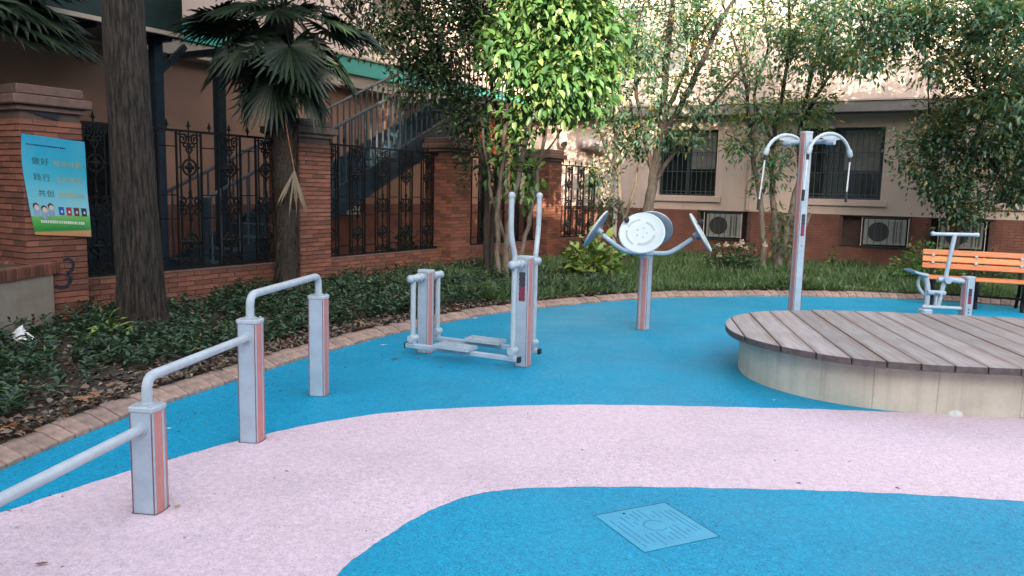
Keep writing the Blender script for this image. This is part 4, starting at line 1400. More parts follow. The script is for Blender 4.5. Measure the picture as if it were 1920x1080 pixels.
def bench():
    d = Vector((.905, -.425, 0)).normalized()
    O = Vector((6.10, 11.42, 0))
    root = thing('park_bench', 'orange slatted park bench with black iron legs at the right edge', 'bench', O, math.atan2(d.y, d.x))
    L = 1.95                                        # local x along the bench, -y to the front
    for k in range(3):
        z = .52 + k * .098
        y = .0 + k * .022
        MB().box((L / 2, y, z + .04), (L, .026, .080), Matrix.Rotation(R(-12), 3, 'X')).build('back_slat', M_ORANGE, root, bevel=.006)
    for k in range(5):
        MB().span(0, L, -.46 + k * .088, -.46 + k * .088 + .074, .395 + .0, .425).build('seat_slat', M_ORANGE, root, bevel=.006)
    for x in (.14, .69, 1.25, 1.80):
        sm = MB()
        leg = MB()
        leg.tube(catmull([(x, -.40, 0.0), (x, -.37, .12), (x, -.42, .28), (x, -.40, .385)], 5), [.026] * 16, 8)
        leg.build('front_leg', M_IRON, root, True)
        MB().tube(catmull([(x, .12, 0.0), (x, .05, .15), (x, -.04, .30), (x, .0, .50), (x, .075, .80)], 5), .022, 8).build('rear_leg', M_IRON, root, True)
        MB().span(x - .02, x + .02, -.46, -.02, .362, .392).build('seat_bearer', M_IRON, root)
        for k in range(2): MB().lathe([(.022, 0), (.022, .012), (.012, .018)], 10, Matrix.Translation((x, -.008 + .022 * k, .612 + .098 * k)) @ Matrix.Rotation(PI / 2, 4, 'X')).build('bracket_bolt', M_GREYL, root)
    MB().tube([(.14, -.12, .16), (1.80, -.12, .16)], .013, 8).build('stretcher', M_IRON, root, True)
bench()

def manhole():
    root = thing('manhole_cover', 'square blue-painted inspection cover with short slots in the foreground', 'manhole cover', (.68, 3.345, 0), R(25.5))
    MB().span(-.2012, .2050, -.2012, .2045, .0016, .0020).build('joint', M_GAP, root)
    MB().span(-.200, .199, -.201, .198, .0010, .0026).build('plate', M_COVER, root)
    me = {}
    for w in (.035, .075, .12, .24):
        me[w] = MB().span(-.0024, .0024, -w / 2, w / 2, .0027, .0032).mesh('slot', M_SLOT)
    rows = [(-.165, [(.0, .24), (-.15, .035)]), (-.135, [(-.02, .24)]), (-.10, [(-.10, .075), (.08, .12)]), (-.07, [(-.12, .12), (.05, .035), (.12, .035)]), (-.04, [(-.10, .075), (.11, .075)]),
            (-.01, [(-.13, .035), (.13, .075)]), (.02, [(-.12, .075), (.12, .12)]), (.05, [(-.10, .12), (.09, .035)]), (.08, [(-.08, .12), (.10, .075)]), (.11, [(-.1, .035), (.06, .12)]), (.14, [(.0, .24)]), (.165, [(.0, .24)])]
    for x, r in rows:
        for y, w in r: link('slot', me[w], root, (x, y, 0))
    mb = MB(); v, f = [], []
    for k in range(17):
        a = R(20) + R(290) * k / 16
        for rr in (.050, .0565):
            v.append((rr * math.cos(a), rr * math.sin(a), .0031))
    for k in range(16): f.append((2 * k, 2 * k + 1, 2 * k + 3, 2 * k + 2))
    mb.add(v, f); mb.build('ring_mark', M_SLOT, root)
    MB().lathe([(.008, .0027), (.008, .0033)], 10, Matrix.Translation((-.06, .165, 0))).build('key_hole', M_GAP, root)
manhole()

# ================================================================== TREES AND PLANTS
def make_tree(name, label, base, stems, blobs, lm, bark, leaf=(.10, .045), per=14, group='trees around the playground', style=0, sigma=.13, twig_r=.006, droop=.35, single=0, single_mat=None, seed=1, twigmat=None, thin=1.0, fat=1.0, bark2=None):
    rg = np.random.default_rng(seed)
    rd = random.Random(seed)
    root = thing(name, label, 'tree', base, 0, group)
    B = Vector(base)
    nodes = []
    first = True
    for pts, r0, r1 in stems:
        P = catmull([(p if isinstance(p, Vector) else at(*p)) for p in pts], 5)
        n = len(P)
        Q = [p + Vector((rd.gauss(0, .010), rd.gauss(0, .010), 0)) * (1 if 0 < i < n - 1 else 0) for i, p in enumerate(P)]
        rr = [r0 + (r1 - r0) * (i / (n - 1)) ** .8 for i in range(n)]
        rr = [r * (1 + .10 * rd.uniform(-1, 1)) for r in rr]
        MB().tube([q - B for q in Q], [q_ * fat for q_ in rr], 9).build('trunk' if first else 'branch', bark if (first or not bark2) else bark2, root, True)
        first = False
        nodes += [(q, rr[i]) for i, q in enumerate(Q)]
    NP = np.array([tuple(q) for q, _ in nodes])
    cl, cc = [], []
    for (x, y, Y, rx, rz, ry, k) in blobs:
        k = max(4, int(k * thin))
        c = np.array(at(x, y, Y))
        d = unit(rg.normal(size=(k, 3)))
        rad = rg.uniform(.25, 1, (k, 1)) ** .55
        cl.append(c + d * rad * np.array([rx, ry, rz])); cc.append(np.repeat(c[None], k, 0))
    cl = np.concatenate(cl); cc = np.concatenate(cc)
    # twigs from the nearest stem point to the clusters
    tw = MB()
    for i in range(len(cl)):
        dd = np.linalg.norm(NP - cl[i] + np.array([0, 0, .25]), axis=1)
        j = int(np.argmin(dd))
        if dd[j] < 1.9:
            a = Vector(NP[j]) - B; b = Vector(cl[i]) - B
            mid = a.lerp(b, .5) + Vector((rd.gauss(0, .05), rd.gauss(0, .05), rd.uniform(0, .12)))
            r = min(nodes[j][1] * .5, twig_r * 2.2)
            tw.tube([a, mid, b], [r, twig_r, twig_r * .5], 4, False)
    if tw.v: tag(tw.build('twigs', twigmat or M_DSTEM, root), kind='stuff')
    n = len(cl) * per
    C = np.repeat(cl, per, 0); CC = np.repeat(cc, per, 0)
    off = rg.normal(size=(n, 3)) * sigma
    P = C + off
    out = unit(P - CC + 1e-3)
    D = unit(out * .7 + rg.normal(size=(n, 3)) * .55 + np.array([0, 0, -droop]))
    U = unit(rg.normal(size=(n, 3)) * .45 + np.array([0, 0, 1.0]) + out * .3)
    L = leaf[0] * rg.uniform(.65, 1.2, n); W = leaf[1] * rg.uniform(.75, 1.2, n)
    P = P - np.array(tuple(B))
    if single:
        # the leaves nearest the viewer are built one by one
        key = (P + np.array(tuple(B)))[:, 1] + rg.uniform(0, .5, n)
        vis = (P + np.array(tuple(B)))[:, 2] < 4.6
        order = np.argsort(np.where(vis, key, 99))[:single]
        lmes = [leaf_mesh('leaf', np.zeros((1, 3)), np.array([[1., 0, 0]]), np.array([[0., 0, 1]]), np.array([1.0]), np.array([leaf[1] / leaf[0] * q]), single_mat, 1) for q in (.85, 1, 1.15)]
        for i in order:
            x = Vector(D[i]); z = Vector(U[i]); s_ = x.cross(z).normalized(); nn = s_.cross(x)
            Mx = Matrix((x, -s_, nn)).transposed()
            o = link('leaf', rd.choice(lmes), root)
            o.matrix_local = Matrix.Translation(Vector(P[i])) @ (Mx * float(L[i])).to_4x4()
        keep = np.ones(n, bool); keep[order] = False
        P, D, U, L, W = P[keep], D[keep], U[keep], L[keep], W[keep]
    me = leaf_mesh('crown', P, D, U, L, W, lm, style)
    o = link('crown', me, root)
    if single: o['kind'] = 'stuff'
    return root

# thick fissured trunk at the left; its crown is above the picture
def big_trunk():
    b = at(269, 612, 7.12); b.z = BED
    root = thing('thick_trunk_tree', 'tall tree with a thick dark fissured trunk in the left bed', 'tree', b, 0, 'trees around the playground')
    path = [(0, 0, -.05), (0, .0, .02), (-.005, 0, .12), (-.01, 0, .30), (-.02, 0, .7), (-.045, .02, 1.4), (-.07, .02, 2.2), (-.10, .03, 3.2), (-.12, .05, 4.4), (-.1, .1, 6.0)]
    rad = [.29, .265, .235, .212, .198, .186, .180, .176, .165, .13]
    P = catmull(path, 5)
    rr = []
    for i in range(len(P)):
        t = i / 5; k = min(int(t), len(rad) - 2); rr.append(rad[k] + (rad[k + 1] - rad[k]) * (t - k))
    mb = MB(); NS = 44; v, f = [], []
    rg = random.Random(3)
    ph = [rg.uniform(0, 6.28) for _ in range(NS)]
    for i, (p, r) in enumerate(zip(P, rr)):
        for k in range(NS):
            a = 2 * PI * k / NS
            flare = 1 + .10 * max(0, 1 - i / 12) * math.sin(a * 5 + 1)
            q = r * flare * (1 + .028 * math.sin(ph[k] + i * .9 + 2.2 * math.sin(i * .35 + k)))
            v.append((p.x + q * math.cos(a), p.y + q * math.sin(a), p.z))
    for i in range(len(P) - 1):
        for k in range(NS): f.append((i * NS + k, i * NS + (k + 1) % NS, (i + 1) * NS + (k + 1) % NS, (i + 1) * NS + k))
    mb.add(v, f); mb.build('trunk', M_BARK, root, True)
    for (dx, dy, dz, r) in ((1.6, .6, 1.7, .09), (-1.7, .5, 1.6, .09), (.4, -1.5, 1.8, .08), (-.3, 1.6, 1.9, .08), (.1, .1, 2.6, .1)):
        MB().tube(catmull([(-.1, .08, 5.3), (dx * .4 - .1, dy * .4, 5.3 + dz * .45), (dx - .1, dy, 5.3 + dz)], 5), [r * (1 - .055 * i) for i in range(11)], 8).build('branch', M_BARK, root, True)
    rg = np.random.default_rng(5)
    k = 620; per = 18
    d = unit(rg.normal(size=(k, 3))); rad_ = rg.uniform(.2, 1, (k, 1)) ** .5
    C = np.array([-.3, .2, 7.0]) + d * rad_ * np.array([3.0, 4.0, 1.9])
    C = np.repeat(C, per, 0); n = len(C)
    Pn = C + rg.normal(size=(n, 3)) * .2
    D = unit(rg.normal(size=(n, 3)) + np.array([0, 0, -.3])); U = unit(rg.normal(size=(n, 3)) * .4 + np.array([0, 0, 1.]))
    link('crown', leaf_mesh('crown', Pn, D, U, rg.uniform(.16, .26, n), rg.uniform(.08, .12, n), ML_DARK), root)
big_trunk()

# ---- fan palms
def frond_mesh(elev, seed, pet=.62, blade=.52):
    rg = random.Random(seed)
    mb = MB()
    d = Vector((math.cos(elev), 0, math.sin(elev)))
    pts = [d * (pet * t) + Vector((0, 0, -.16 * pet * t * t)) for t in (0, .25, .5, .75, 1)]
    mb.tube(pts, [.013, .011, .009, .008, .007], 5)
    c = pts[-1]
    f = (pts[-1] - pts[-2]).normalized()
    side = Vector((0, 1, 0)); nrm = f.cross(side).normalized()
    if nrm.z < 0: nrm = -nrm
    n = 34
    for k in range(n):
        a = R(-142) + R(284) * (k + .5) / n
        dr = f * math.cos(a) + side * math.sin(a)
        L = blade * (.78 + .22 * math.cos(a * .5)) * rg.uniform(.9, 1.08)
        dr = (dr + nrm * .22 * abs(math.sin(a * .5))).normalized()
        w = L * math.tan(R(284) / n / 2) * 1.05
        sd = nrm.cross(dr).normalized()
        p = []
        for t, ww in ((0.04, .1), (.35, .42), (.62, .60), (.85, .34), (1.0, .04)):
            g = Vector((0, 0, -1)) * (L * .34 * max(0, t - .35) ** 1.7 * rg.uniform(.6, 1.5))
            q = c + dr * (L * t) + g
            p.append((q - sd * w * ww, q + nrm * w * ww * .8, q + sd * w * ww))
        v = [x for tri in p for x in tri]
        fs = []
        for i in range(4):
            b = 3 * i
            fs += [(b, b + 1, b + 4, b + 3), (b + 1, b + 2, b + 5, b + 4)]
        mb.add(v, fs)
    return mb.mesh('frond', ML_PALM)
FR = [frond_mesh(R(e), 10 + i, p, b) for i, (e, p, b) in enumerate(((70, .5, .5), (45, .6, .55), (20, .65, .56), (-5, .66, .56), (-35, .62, .56), (-62, .55, .54)))]

def palm(label, base, top, r, fr, seed, sc=1.0):
    rg = random.Random(seed)
    root = thing('fan_palm', label, 'palm', base, 0, 'fan palms by the fence')
    t = top - base
    P = catmull([Vector((0, 0, -.05)), t * .33 + Vector((.02, 0, 0)), t * .66 + Vector((-.02, .01, 0)), t], 6)
    MB().tube(P, [r * (1 + .06 * rg.uniform(-1, 1)) for _ in P], 14).build('trunk', M_PALMT, root, True)
    fb = MB()
    for k in range(1100):
        u = rg.random(); p = t * u
        a = rg.uniform(0, 2 * PI); o = Vector((math.cos(a), math.sin(a), 0))
        q = p + o * r * .92
        L = rg.uniform(.10, .34)
        e = q + o * rg.uniform(.02, .10) + Vector((0, 0, rg.choice((-1, 1, 1)) * L))
        sd = Vector((-o.y, o.x, 0)) * rg.uniform(.008, .026)
        fb.add([q - sd, q + sd, e], [(0, 1, 2)])
    tag(fb.build('trunk_fibre', M_PALMT, root), kind='stuff')
    for (az, k, dz) in fr:
        link('frond', FR[k], root, tuple(t + Vector((0, 0, dz))), (rg.uniform(-.12, .12), 0, R(az)), (rg.uniform(.92, 1.1) * sc,) * 3)
    return root
pb = at(538, 552, 9.9); pb.z = BED
pt = at(529, 18, 9.95)
palm('fan palm with a dark fibrous trunk left of the second brick pier', pb, pt, .14,
     [(-80, 3, 0), (-120, 4, 0), (-150, 5, -.12), (-100, 5, -.3), (170, 3, 0), (-160, 2, 0), (-60, 2, .02), (-30, 3, 0), (-10, 4, 0), (15, 4, -.1), (40, 3, 0), (90, 2, 0), (130, 3, 0), (60, 1, 0), (-140, 1, 0), (0, 1, 0), (200, 4, -.05), (-50, 4, -.2), (20, 5, -.25), (100, 0, .03), (-170, 5, -.3), (-90, 1, .05), (-70, 4, -.05), (-20, 2, .05), (-110, 3, .05), (-40, 5, -.15), (5, 3, -.02), (-130, 2, .06), (150, 4, -.1), (-175, 3, .04), (-15, 5, -.2), (-165, 4, 0)], 21, 1.05)
pb2 = fpt(-.75, .95); pb2.z = .12
palm('fan palm rising behind the brick pier with the poster', pb2, pb2 + Vector((-.0, .0, 3.1)), .13,
     [(-60, 1, 0), (-90, 2, 0), (-120, 1, 0), (-30, 2, 0), (0, 2, 0), (30, 3, 0), (-75, 3, 0), (-140, 3, 0), (180, 2, 0), (120, 2, 0), (80, 1, 0), (-100, 0, 0), (-45, 0, 0.02), (-150, 2, 0), (-10, 3, -.05), (-110, 3, 0), (-20, 3, -.1), (-65, 2, .05), (-40, 1, .05), (-80, 1, .1), (-5, 1, .05), (15, 2, .05), (-95, 3, -.05), (-50, 3, -.05), (-60, 2, .12), (-25, 1, .12), (-85, 0, .1), (5, 2, .1), (-15, 2, .15), (-100, 2, .1), (-40, 2, .2), (-70, 1, .2), (-55, 3, .1), (-30, 3, .15), (-5, 3, .1), (-75, 3, .05), (-50, 1, .3), (-20, 2, .3), (10, 3, .2), (-90, 2, .25), (-62, 3, .3), (-35, 2, .4)], 22, 1.15)
# a dry frond hanging on the palm
def dry_frond():
    root = thing('dry_palm_frond', 'dry brown frond hanging from the palm trunk beside the second pier', 'dead leaf', at(527, 150, 9.72), 0)
    e = at(552, 320, 9.70) - at(527, 150, 9.72)
    MB().tube(catmull([(0, 0, 0), e * .5 + Vector((-.01, -.03, 0)), e], 5), .006, 6).build('stalk', M_DRY, root)
    mb = MB(); rg = random.Random(4)
    for k in range(16):
        d = Vector((rg.uniform(-.28, .20), rg.uniform(-.1, .05), -rg.uniform(.35, .6)))
        s = Vector((.008, 0, 0))
        mb.add([e - s, e + s, e + d * .6 + s * 1.5, e + d, e + d * .6 - s * 1.5], [(0, 1, 2, 3, 4)])
    mb.build('blade', simple('straw', (.20, .155, .105), .8), root)
dry_frond()

# ---- central evergreen with the bright crown
bA = at(950, 530, 12.05); bA.z = BED
make_tree('bright_evergreen_tree', 'multi-stemmed evergreen with bright yellow-green leafy crown beside the air walker', bA,
    [([(948, 545, 12.0), (950, 450, 12.0), (960, 380, 12.0), (980, 300, 12.0), (995, 210, 11.95), (1018, 110, 11.9), (1040, 10, 11.9), (1050, -130, 11.9)], .062, .03),
     ([(958, 545, 12.05), (985, 440, 12.1), (1003, 360, 12.1), (1020, 260, 12.1), (1045, 150, 12.0), (1075, 20, 12.0)], .042, .02),
     ([(938, 545, 12.05), (932, 430, 12.1), (940, 330, 12.1), (950, 220, 12.0), (960, 90, 11.8), (955, -30, 11.8)], .050, .024),
     ([(965, 545, 12.1), (955, 470, 12.2), (925, 380, 12.2), (912, 300, 12.2), (900, 220, 12.2)], .035, .018),
     ([(1000, 320, 12.05), (1050, 250, 11.9), (1100, 180, 11.8)], .022, .010)],
    [(1035, 40, 11.75, .90, .70, .75, 120), (1085, 145, 11.6, .50, .45, .5, 62), (965, 90, 11.6, .45, .50, .45, 46), (1020, -90, 11.8, 1.2, .7, .9, 80), (1105, 60, 11.8, .42, .65, .55, 52), (1045, 150, 11.6, .52, .40, .5, 48),
     (1075, 185, 11.7, .28, .16, .3, 12), (995, 200, 12.1, .45, .30, .4, 16), (1000, 330, 12.1, .16, .35, .16, 5), (965, 290, 12.2, .3, .4, .3, 8)],
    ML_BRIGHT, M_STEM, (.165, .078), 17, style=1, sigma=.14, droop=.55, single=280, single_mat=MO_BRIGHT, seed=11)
bB = at(912, 530, 12.6); bB.z = BED
make_tree('dark_evergreen_tree', 'dark small-leaved evergreen spreading over the steel stair', bB,
    [([(910, 540, 12.6), (912, 420, 12.6), (908, 330, 12.6), (895, 260, 12.6), (868, 190, 12.7), (830, 120, 12.8), (790, 40, 12.9), (760, -60, 13)], .055, .022),
     ([(918, 540, 12.7), (925, 400, 12.8), (935, 280, 12.8), (925, 170, 12.9), (900, 60, 13), (880, -60, 13)], .05, .02),
     ([(868, 190, 12.7), (800, 150, 12.8), (720, 90, 12.9), (660, 40, 13)], .025, .009),
     ([(895, 260, 12.6), (850, 230, 12.6), (800, 190, 12.6)], .02, .007),
     ([(925, 170, 12.9), (960, 100, 13), (1000, 40, 13)], .025, .01)],
    [(720, 20, 13.0, .75, .5, .7, 46), (845, 70, 12.8, .85, .75, .7, 105), (880, -20, 13, 1.2, .6, .9, 90), (800, 150, 12.8, .55, .42, .5, 44), (875, 215, 12.6, .40, .42, .4, 44), (770, 90, 12.9, .6, .4, .5, 34), (690, 70, 12.9, .45, .32, .4, 18),
     (930, 60, 13, .6, .7, .6, 45), (780, -80, 13, 1.4, .5, 1.0, 70), (650, -40, 12.9, .8, .4, .7, 34), (905, 300, 12.6, .25, .35, .25, 14), (960, 240, 12.9, .5, .4, .4, 20)],
    ML_DARK, M_DSTEM, (.105, .052), 26, sigma=.14, seed=12, thin=.75)

# ---- the row of slim trees in front of the right building
bC = at(1212, 510, 14.6); bC.z = BED
make_tree('slim_grey_tree', 'slim grey-stemmed tree behind the spinning discs', bC,
    [([(1208, 520, 14.6), (1212, 440, 14.6), (1216, 380, 14.6), (1232, 300, 14.6), (1243, 210, 14.6), (1250, 110, 14.6), (1260, 10, 14.6), (1275, -90, 14.6)], .085, .03),
     ([(1222, 350, 14.6), (1262, 290, 14.5), (1310, 225, 14.4), (1360, 165, 14.3), (1400, 120, 14.3)], .035, .012),
     ([(1236, 270, 14.6), (1275, 200, 14.5), (1315, 120, 14.4), (1345, 50, 14.4), (1390, -20, 14.4)], .05, .02),
     ([(1243, 220, 14.6), (1285, 130, 14.7), (1305, 60, 14.7), (1300, -40, 14.7)], .035, .014),
     ([(1226, 330, 14.6), (1205, 240, 14.7), (1190, 140, 14.7), (1200, 40, 14.7)], .035, .014)],
    [(1240, 20, 14.5, 1.0, .6, .9, 50), (1200, 95, 14.5, .55, .4, .5, 42), (1310, 170, 14.4, .55, .45, .5, 22), (1350, 50, 14.3, .8, .6, .7, 40), (1245, 245, 14.5, .45, .35, .4, 22), (1290, -60, 14.5, 1.4, .6, 1.0, 60), (1280, 100, 14.5, .8, .5, .6, 22), (1300, 255, 14.4, .3, .2, .3, 9), (1230, 180, 14.5, .4, .3, .4, 18)],
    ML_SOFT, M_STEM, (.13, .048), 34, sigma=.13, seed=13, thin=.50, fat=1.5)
bC2 = at(1168, 505, 15.2); bC2.z = BED
make_tree('forked_grey_tree', 'thin forked grey tree beside the white downpipe', bC2,
    [([(1168, 515, 15.2), (1170, 440, 15.2), (1162, 360, 15.2), (1158, 280, 15.2), (1150, 180, 15.2), (1155, 60, 15.2)], .055, .022),
     ([(1172, 410, 15.2), (1192, 340, 15.2), (1196, 280, 15.2), (1185, 210, 15.2)], .032, .014),
     ([(1160, 330, 15.2), (1135, 280, 15.1), (1120, 230, 15.0)], .02, .008),
     ([(1180, 500, 15.1), (1150, 440, 15.1), (1125, 395, 15.1), (1120, 330, 15.1)], .022, .010)],
    [(1160, 250, 15.1, .45, .4, .4, 34), (1150, 150, 15.1, .5, .6, .5, 36), (1130, 320, 15.0, .28, .22, .3, 14), (1185, 265, 15.1, .3, .3, .3, 16), (1135, 400, 15.1, .25, .35, .25, 12), (1165, 60, 15.1, .6, .6, .5, 34), (1190, 430, 15.0, .2, .35, .2, 9)],
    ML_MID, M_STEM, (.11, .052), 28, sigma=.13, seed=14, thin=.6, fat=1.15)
bD = at(1455, 512, 15.2); bD.z = BED
make_tree('pale_stemmed_tree', 'tree with four pale splayed stems left of the pull-down post', bD,
    [([(1430, 520, 15.2), (1430, 440, 15.2), (1424, 370, 15.2), (1412, 290, 15.2), (1403, 210, 15.2), (1396, 140, 15.2), (1370, 60, 15.2)], .048, .018),
     ([(1452, 520, 15.2), (1472, 450, 15.2), (1487, 380, 15.2), (1500, 330, 15.3), (1500, 250, 15.3), (1520, 150, 15.3), (1545, 60, 15.3)], .062, .022),
     ([(1458, 520, 15.25), (1452, 420, 15.3), (1448, 340, 15.3), (1452, 250, 15.3), (1470, 160, 15.3), (1480, 60, 15.3), (1475, -60, 15.3)], .052, .02),
     ([(1472, 520, 15.2), (1500, 440, 15.15), (1520, 400, 15.15)], .05, .03),
     ([(1503, 230, 15.3), (1550, 150, 15.2), (1590, 100, 15.1), (1640, 60, 15)], .03, .012),
     ([(1450, 270, 15.3), (1415, 180, 15.3), (1440, 90, 15.3), (1430, 0, 15.3)], .03, .012),
     ([(1412, 300, 15.2), (1385, 265, 15.1), (1360, 250, 15.0)], .016, .006)],
    [(1440, 90, 15, .8, .55, .7, 44), (1535, 90, 14.6, .75, .45, .6, 60), (1490, 30, 14.8, .9, .5, .8, 48), (1420, 215, 15.1, .5, .35, .5, 22), (1500, 200, 15.1, .55, .4, .5, 40), (1460, 280, 15.2, .35, .35, .35, 24), (1465, 430, 15.15, .22, .4, .22, 15), (1385, 275, 15.0, .35, .16, .3, 12),
     (1380, 150, 15, .5, .4, .5, 20), (1500, -60, 14.8, 1.5, .6, 1.1, 70), (1600, 90, 14.6, .6, .4, .5, 26), (1440, 330, 15.2, .25, .3, .25, 12)],
    ML_SOFT, M_STEM, (.13, .048), 34, sigma=.13, seed=15, thin=.50, fat=1.35)
bE = at(1800, 490, 13.9); bE.z = BED
make_tree('dense_tree', 'dense dark green tree leaning over the orange bench', bE,
    [([(1790, 500, 13.9), (1798, 420, 13.9), (1806, 350, 13.9), (1822, 280, 13.9), (1850, 190, 13.9), (1870, 90, 13.9), (1880, -40, 13.9)], .05, .022),
     ([(1800, 500, 13.95), (1780, 420, 14), (1760, 340, 14), (1745, 250, 14), (1740, 150, 14)], .028, .012),
     ([(1806, 350, 13.9), (1860, 300, 13.9), (1920, 260, 13.8), (1990, 200, 13.8)], .03, .012),
     ([(1850, 190, 13.9), (1790, 110, 13.6), (1720, 60, 13.4), (1640, 40, 13.3)], .03, .010)],
    [(1850, 230, 13.8, .80, .75, .7, 150), (1775, 330, 13.9, .50, .5, .5, 70), (1880, 110, 13.5, .95, .65, .8, 120), (1905, 330, 13.9, .60, .5, .5, 80), (1715, 285, 14.0, .42, .35, .4, 26), (1800, 390, 13.9, .35, .3, .3, 26), (1960, 220, 13.7, .9, 1.0, .8, 90), (1760, 220, 13.9, .4, .5, .4, 30)],
    ML_MID, M_DSTEM, (.105, .052), 32, sigma=.14, seed=16, thin=.7)
bF = at(2080, 520, 12.5); bF.z = BED
make_tree('overhanging_tree', 'pale green tree whose branches hang in from the top right corner', bF,
    [([(2080, 540, 12.5), (2075, 400, 12.5), (2050, 250, 12.5), (2020, 100, 12.6), (1990, -40, 12.7), (1950, -150, 12.8)], .09, .05),
     ([(2020, 100, 12.6), (1920, 20, 12.7), (1820, 0, 12.8), (1700, 20, 12.9), (1620, 40, 13)], .035, .009),
     ([(2050, 250, 12.5), (1980, 150, 12.5), (1910, 90, 12.6), (1860, 60, 12.6)], .03, .009),
     ([(1990, -40, 12.7), (1800, -80, 12.8), (1600, -60, 13), (1480, -20, 13.1)], .04, .009)],
    [(1690, 50, 12.8, .75, .33, .6, 66), (1790, 20, 12.6, .8, .35, .7, 70), (1890, 50, 12.4, .7, .5, .6, 60), (1640, 110, 12.9, .45, .25, .4, 26), (1600, 10, 12.9, .8, .3, .6, 40), (1900, 180, 12.4, .4, .35, .4, 28), (1960, 60, 12.3, .9, .8, .8, 60), (1700, -80, 12.9, 1.8, .5, 1.2, 90), (1950, -100, 12.6, 1.6, .7, 1.2, 80), (1740, 110, 12.8, .35, .2, .3, 18)],
    ML_SOFT, M_DSTEM, (.13, .05), 34, sigma=.14, seed=17, thin=.6)

# ---- shrubs in the beds
def shrub(name, label, cpt, R3, k, leaf, lm, single=0, smat=None, seed=1, cat='shrub', style=1, per=1):
    rg = np.random.default_rng(seed)
    B = Vector((cpt[0], cpt[1], BED))
    root = thing(name, label, cat, B, 0, 'shrubs in the planting beds')
    d = unit(rg.normal(size=(k, 3))); d[:, 2] = np.abs(d[:, 2])
    P = d * rg.uniform(.35, 1, (k, 1)) * np.array(R3) + np.array([0, 0, .06])
    D = unit(d * np.array([1, 1, .35]) + rg.normal(size=(k, 3)) * .4 + np.array([0, 0, .1])); U = unit(rg.normal(size=(k, 3)) * .35 + np.array([0, 0, 1.]))
    L = leaf[0] * rg.uniform(.6, 1.2, k); W = leaf[1] * rg.uniform(.8, 1.2, k)
    st = MB()
    for i in range(0, k, max(1, k // 14)):
        a = Vector((rg.normal() * .05, rg.normal() * .05, 0)); b = Vector(P[i]); st.tube([a, a.lerp(b, .5) + Vector((0, 0, .05)), b], [.008, .006, .003], 4, False)
    st.build('stems', M_DSTEM, root)
    if single:
        lmes = [leaf_mesh('leaf', np.zeros((1, 3)), np.array([[1., 0, 0]]), np.array([[0., 0, 1]]), np.array([1.0]), np.array([leaf[1] / leaf[0]]), smat, 1)]
        for i in range(min(single, k)):
            x = Vector(D[i]); z = Vector(U[i]); s_ = x.cross(z).normalized(); nn = s_.cross(x)
            o = link('leaf', lmes[0], root)
            o.matrix_local = Matrix.Translation(Vector(P[i])) @ (Matrix((x, -s_, nn)).transposed() * float(L[i])).to_4x4()
    if k > single:
        s = slice(single, k)
        link('foliage', leaf_mesh('foliage', P[s], D[s], U[s], L[s], W[s], lm, style), root)
    return root, P
shrub('broadleaf_bush', 'yellow-green broad-leaved bush below the left spinning disc', at(1108, 500, 12.5), (.50, .40, .80), 290, (.17, .115), ML_BRIGHT, 290, MO_BUSH, 31)
shrub('leafy_shrub', 'bright green shrub in front of the wall behind the orange bench', at(1735, 500, 13.2), (.62, .4, .72), 900, (.085, .045), ML_BRIGHT, 0, None, 32)
shrub('leafy_shrub', 'dark green shrub between the wall and the right end of the bench', at(1850, 500, 13.6), (.55, .4, .55), 600, (.08, .04), ML_MID, 0, None, 33)
def flowering(px, label, seed):
    r_, P = shrub('flowering_shrub', label, at(px, 495, 14.4), (.34, .28, .50), 260, (.10, .055), ML_MID, 0, None, seed)
    MF = simple('faded_flower', (.36, .28, .20), .8, 0, .3, 20)
    fm = MB()
    for k in range(14):
        a = k * 2.4; rr = .02 + .014 * (k % 3); c = Vector((rr * math.cos(a), rr * math.sin(a), .012 * (k % 4)))
        fm.add([c + Vector((-.018, 0, 0)), c + Vector((0, -.018, .008)), c + Vector((.018, 0, 0)), c + Vector((0, .018, .01))], [(0, 1, 2, 3)])
    fme = fm.mesh('flower_head', MF)
    rg = random.Random(seed)
    for k in range(5): link('flower_head', fme, r_, (rg.uniform(-.3, .3), -.2 + rg.uniform(-.08, .1), rg.uniform(.32, .6)), (rg.uniform(-.5, .9), rg.uniform(-.5, .5), 0))
flowering(1352, 'faded pale-flowered shrub below the left air conditioner', 35)
flowering(1395, 'leafy shrub with few pale flowers right of the left air conditioner', 36)
shrub('young_plant', 'young green plant with upright leaves against the brick base', at(1558, 500, 15.4), (.12, .1, .45), 46, (.11, .05), ML_BRIGHT, 0, None, 37, 'plant')
shrub('young_plant', 'bright young plant sprouting left of the thick trunk', at(206, 640, 6.75), (.17, .15, .22), 20, (.17, .065), ML_BRIGHT, 20, MO_BUSH, 38, 'plant')
shrub('young_plant', 'small bluish seedling near the white scrap in the left bed', at(75, 660, 6.2), (.10, .10, .16), 12, (.12, .06), ML_MID, 0, None, 39, 'plant')
shrub('potted_courtyard_plant', 'dark leafy plant in the courtyard behind the second fence panel', tuple(fpt(6.05, .75))[:2], (.35, .2, .75), 240, (.16, .05), ML_DARK, 0, None, 40, 'plant')

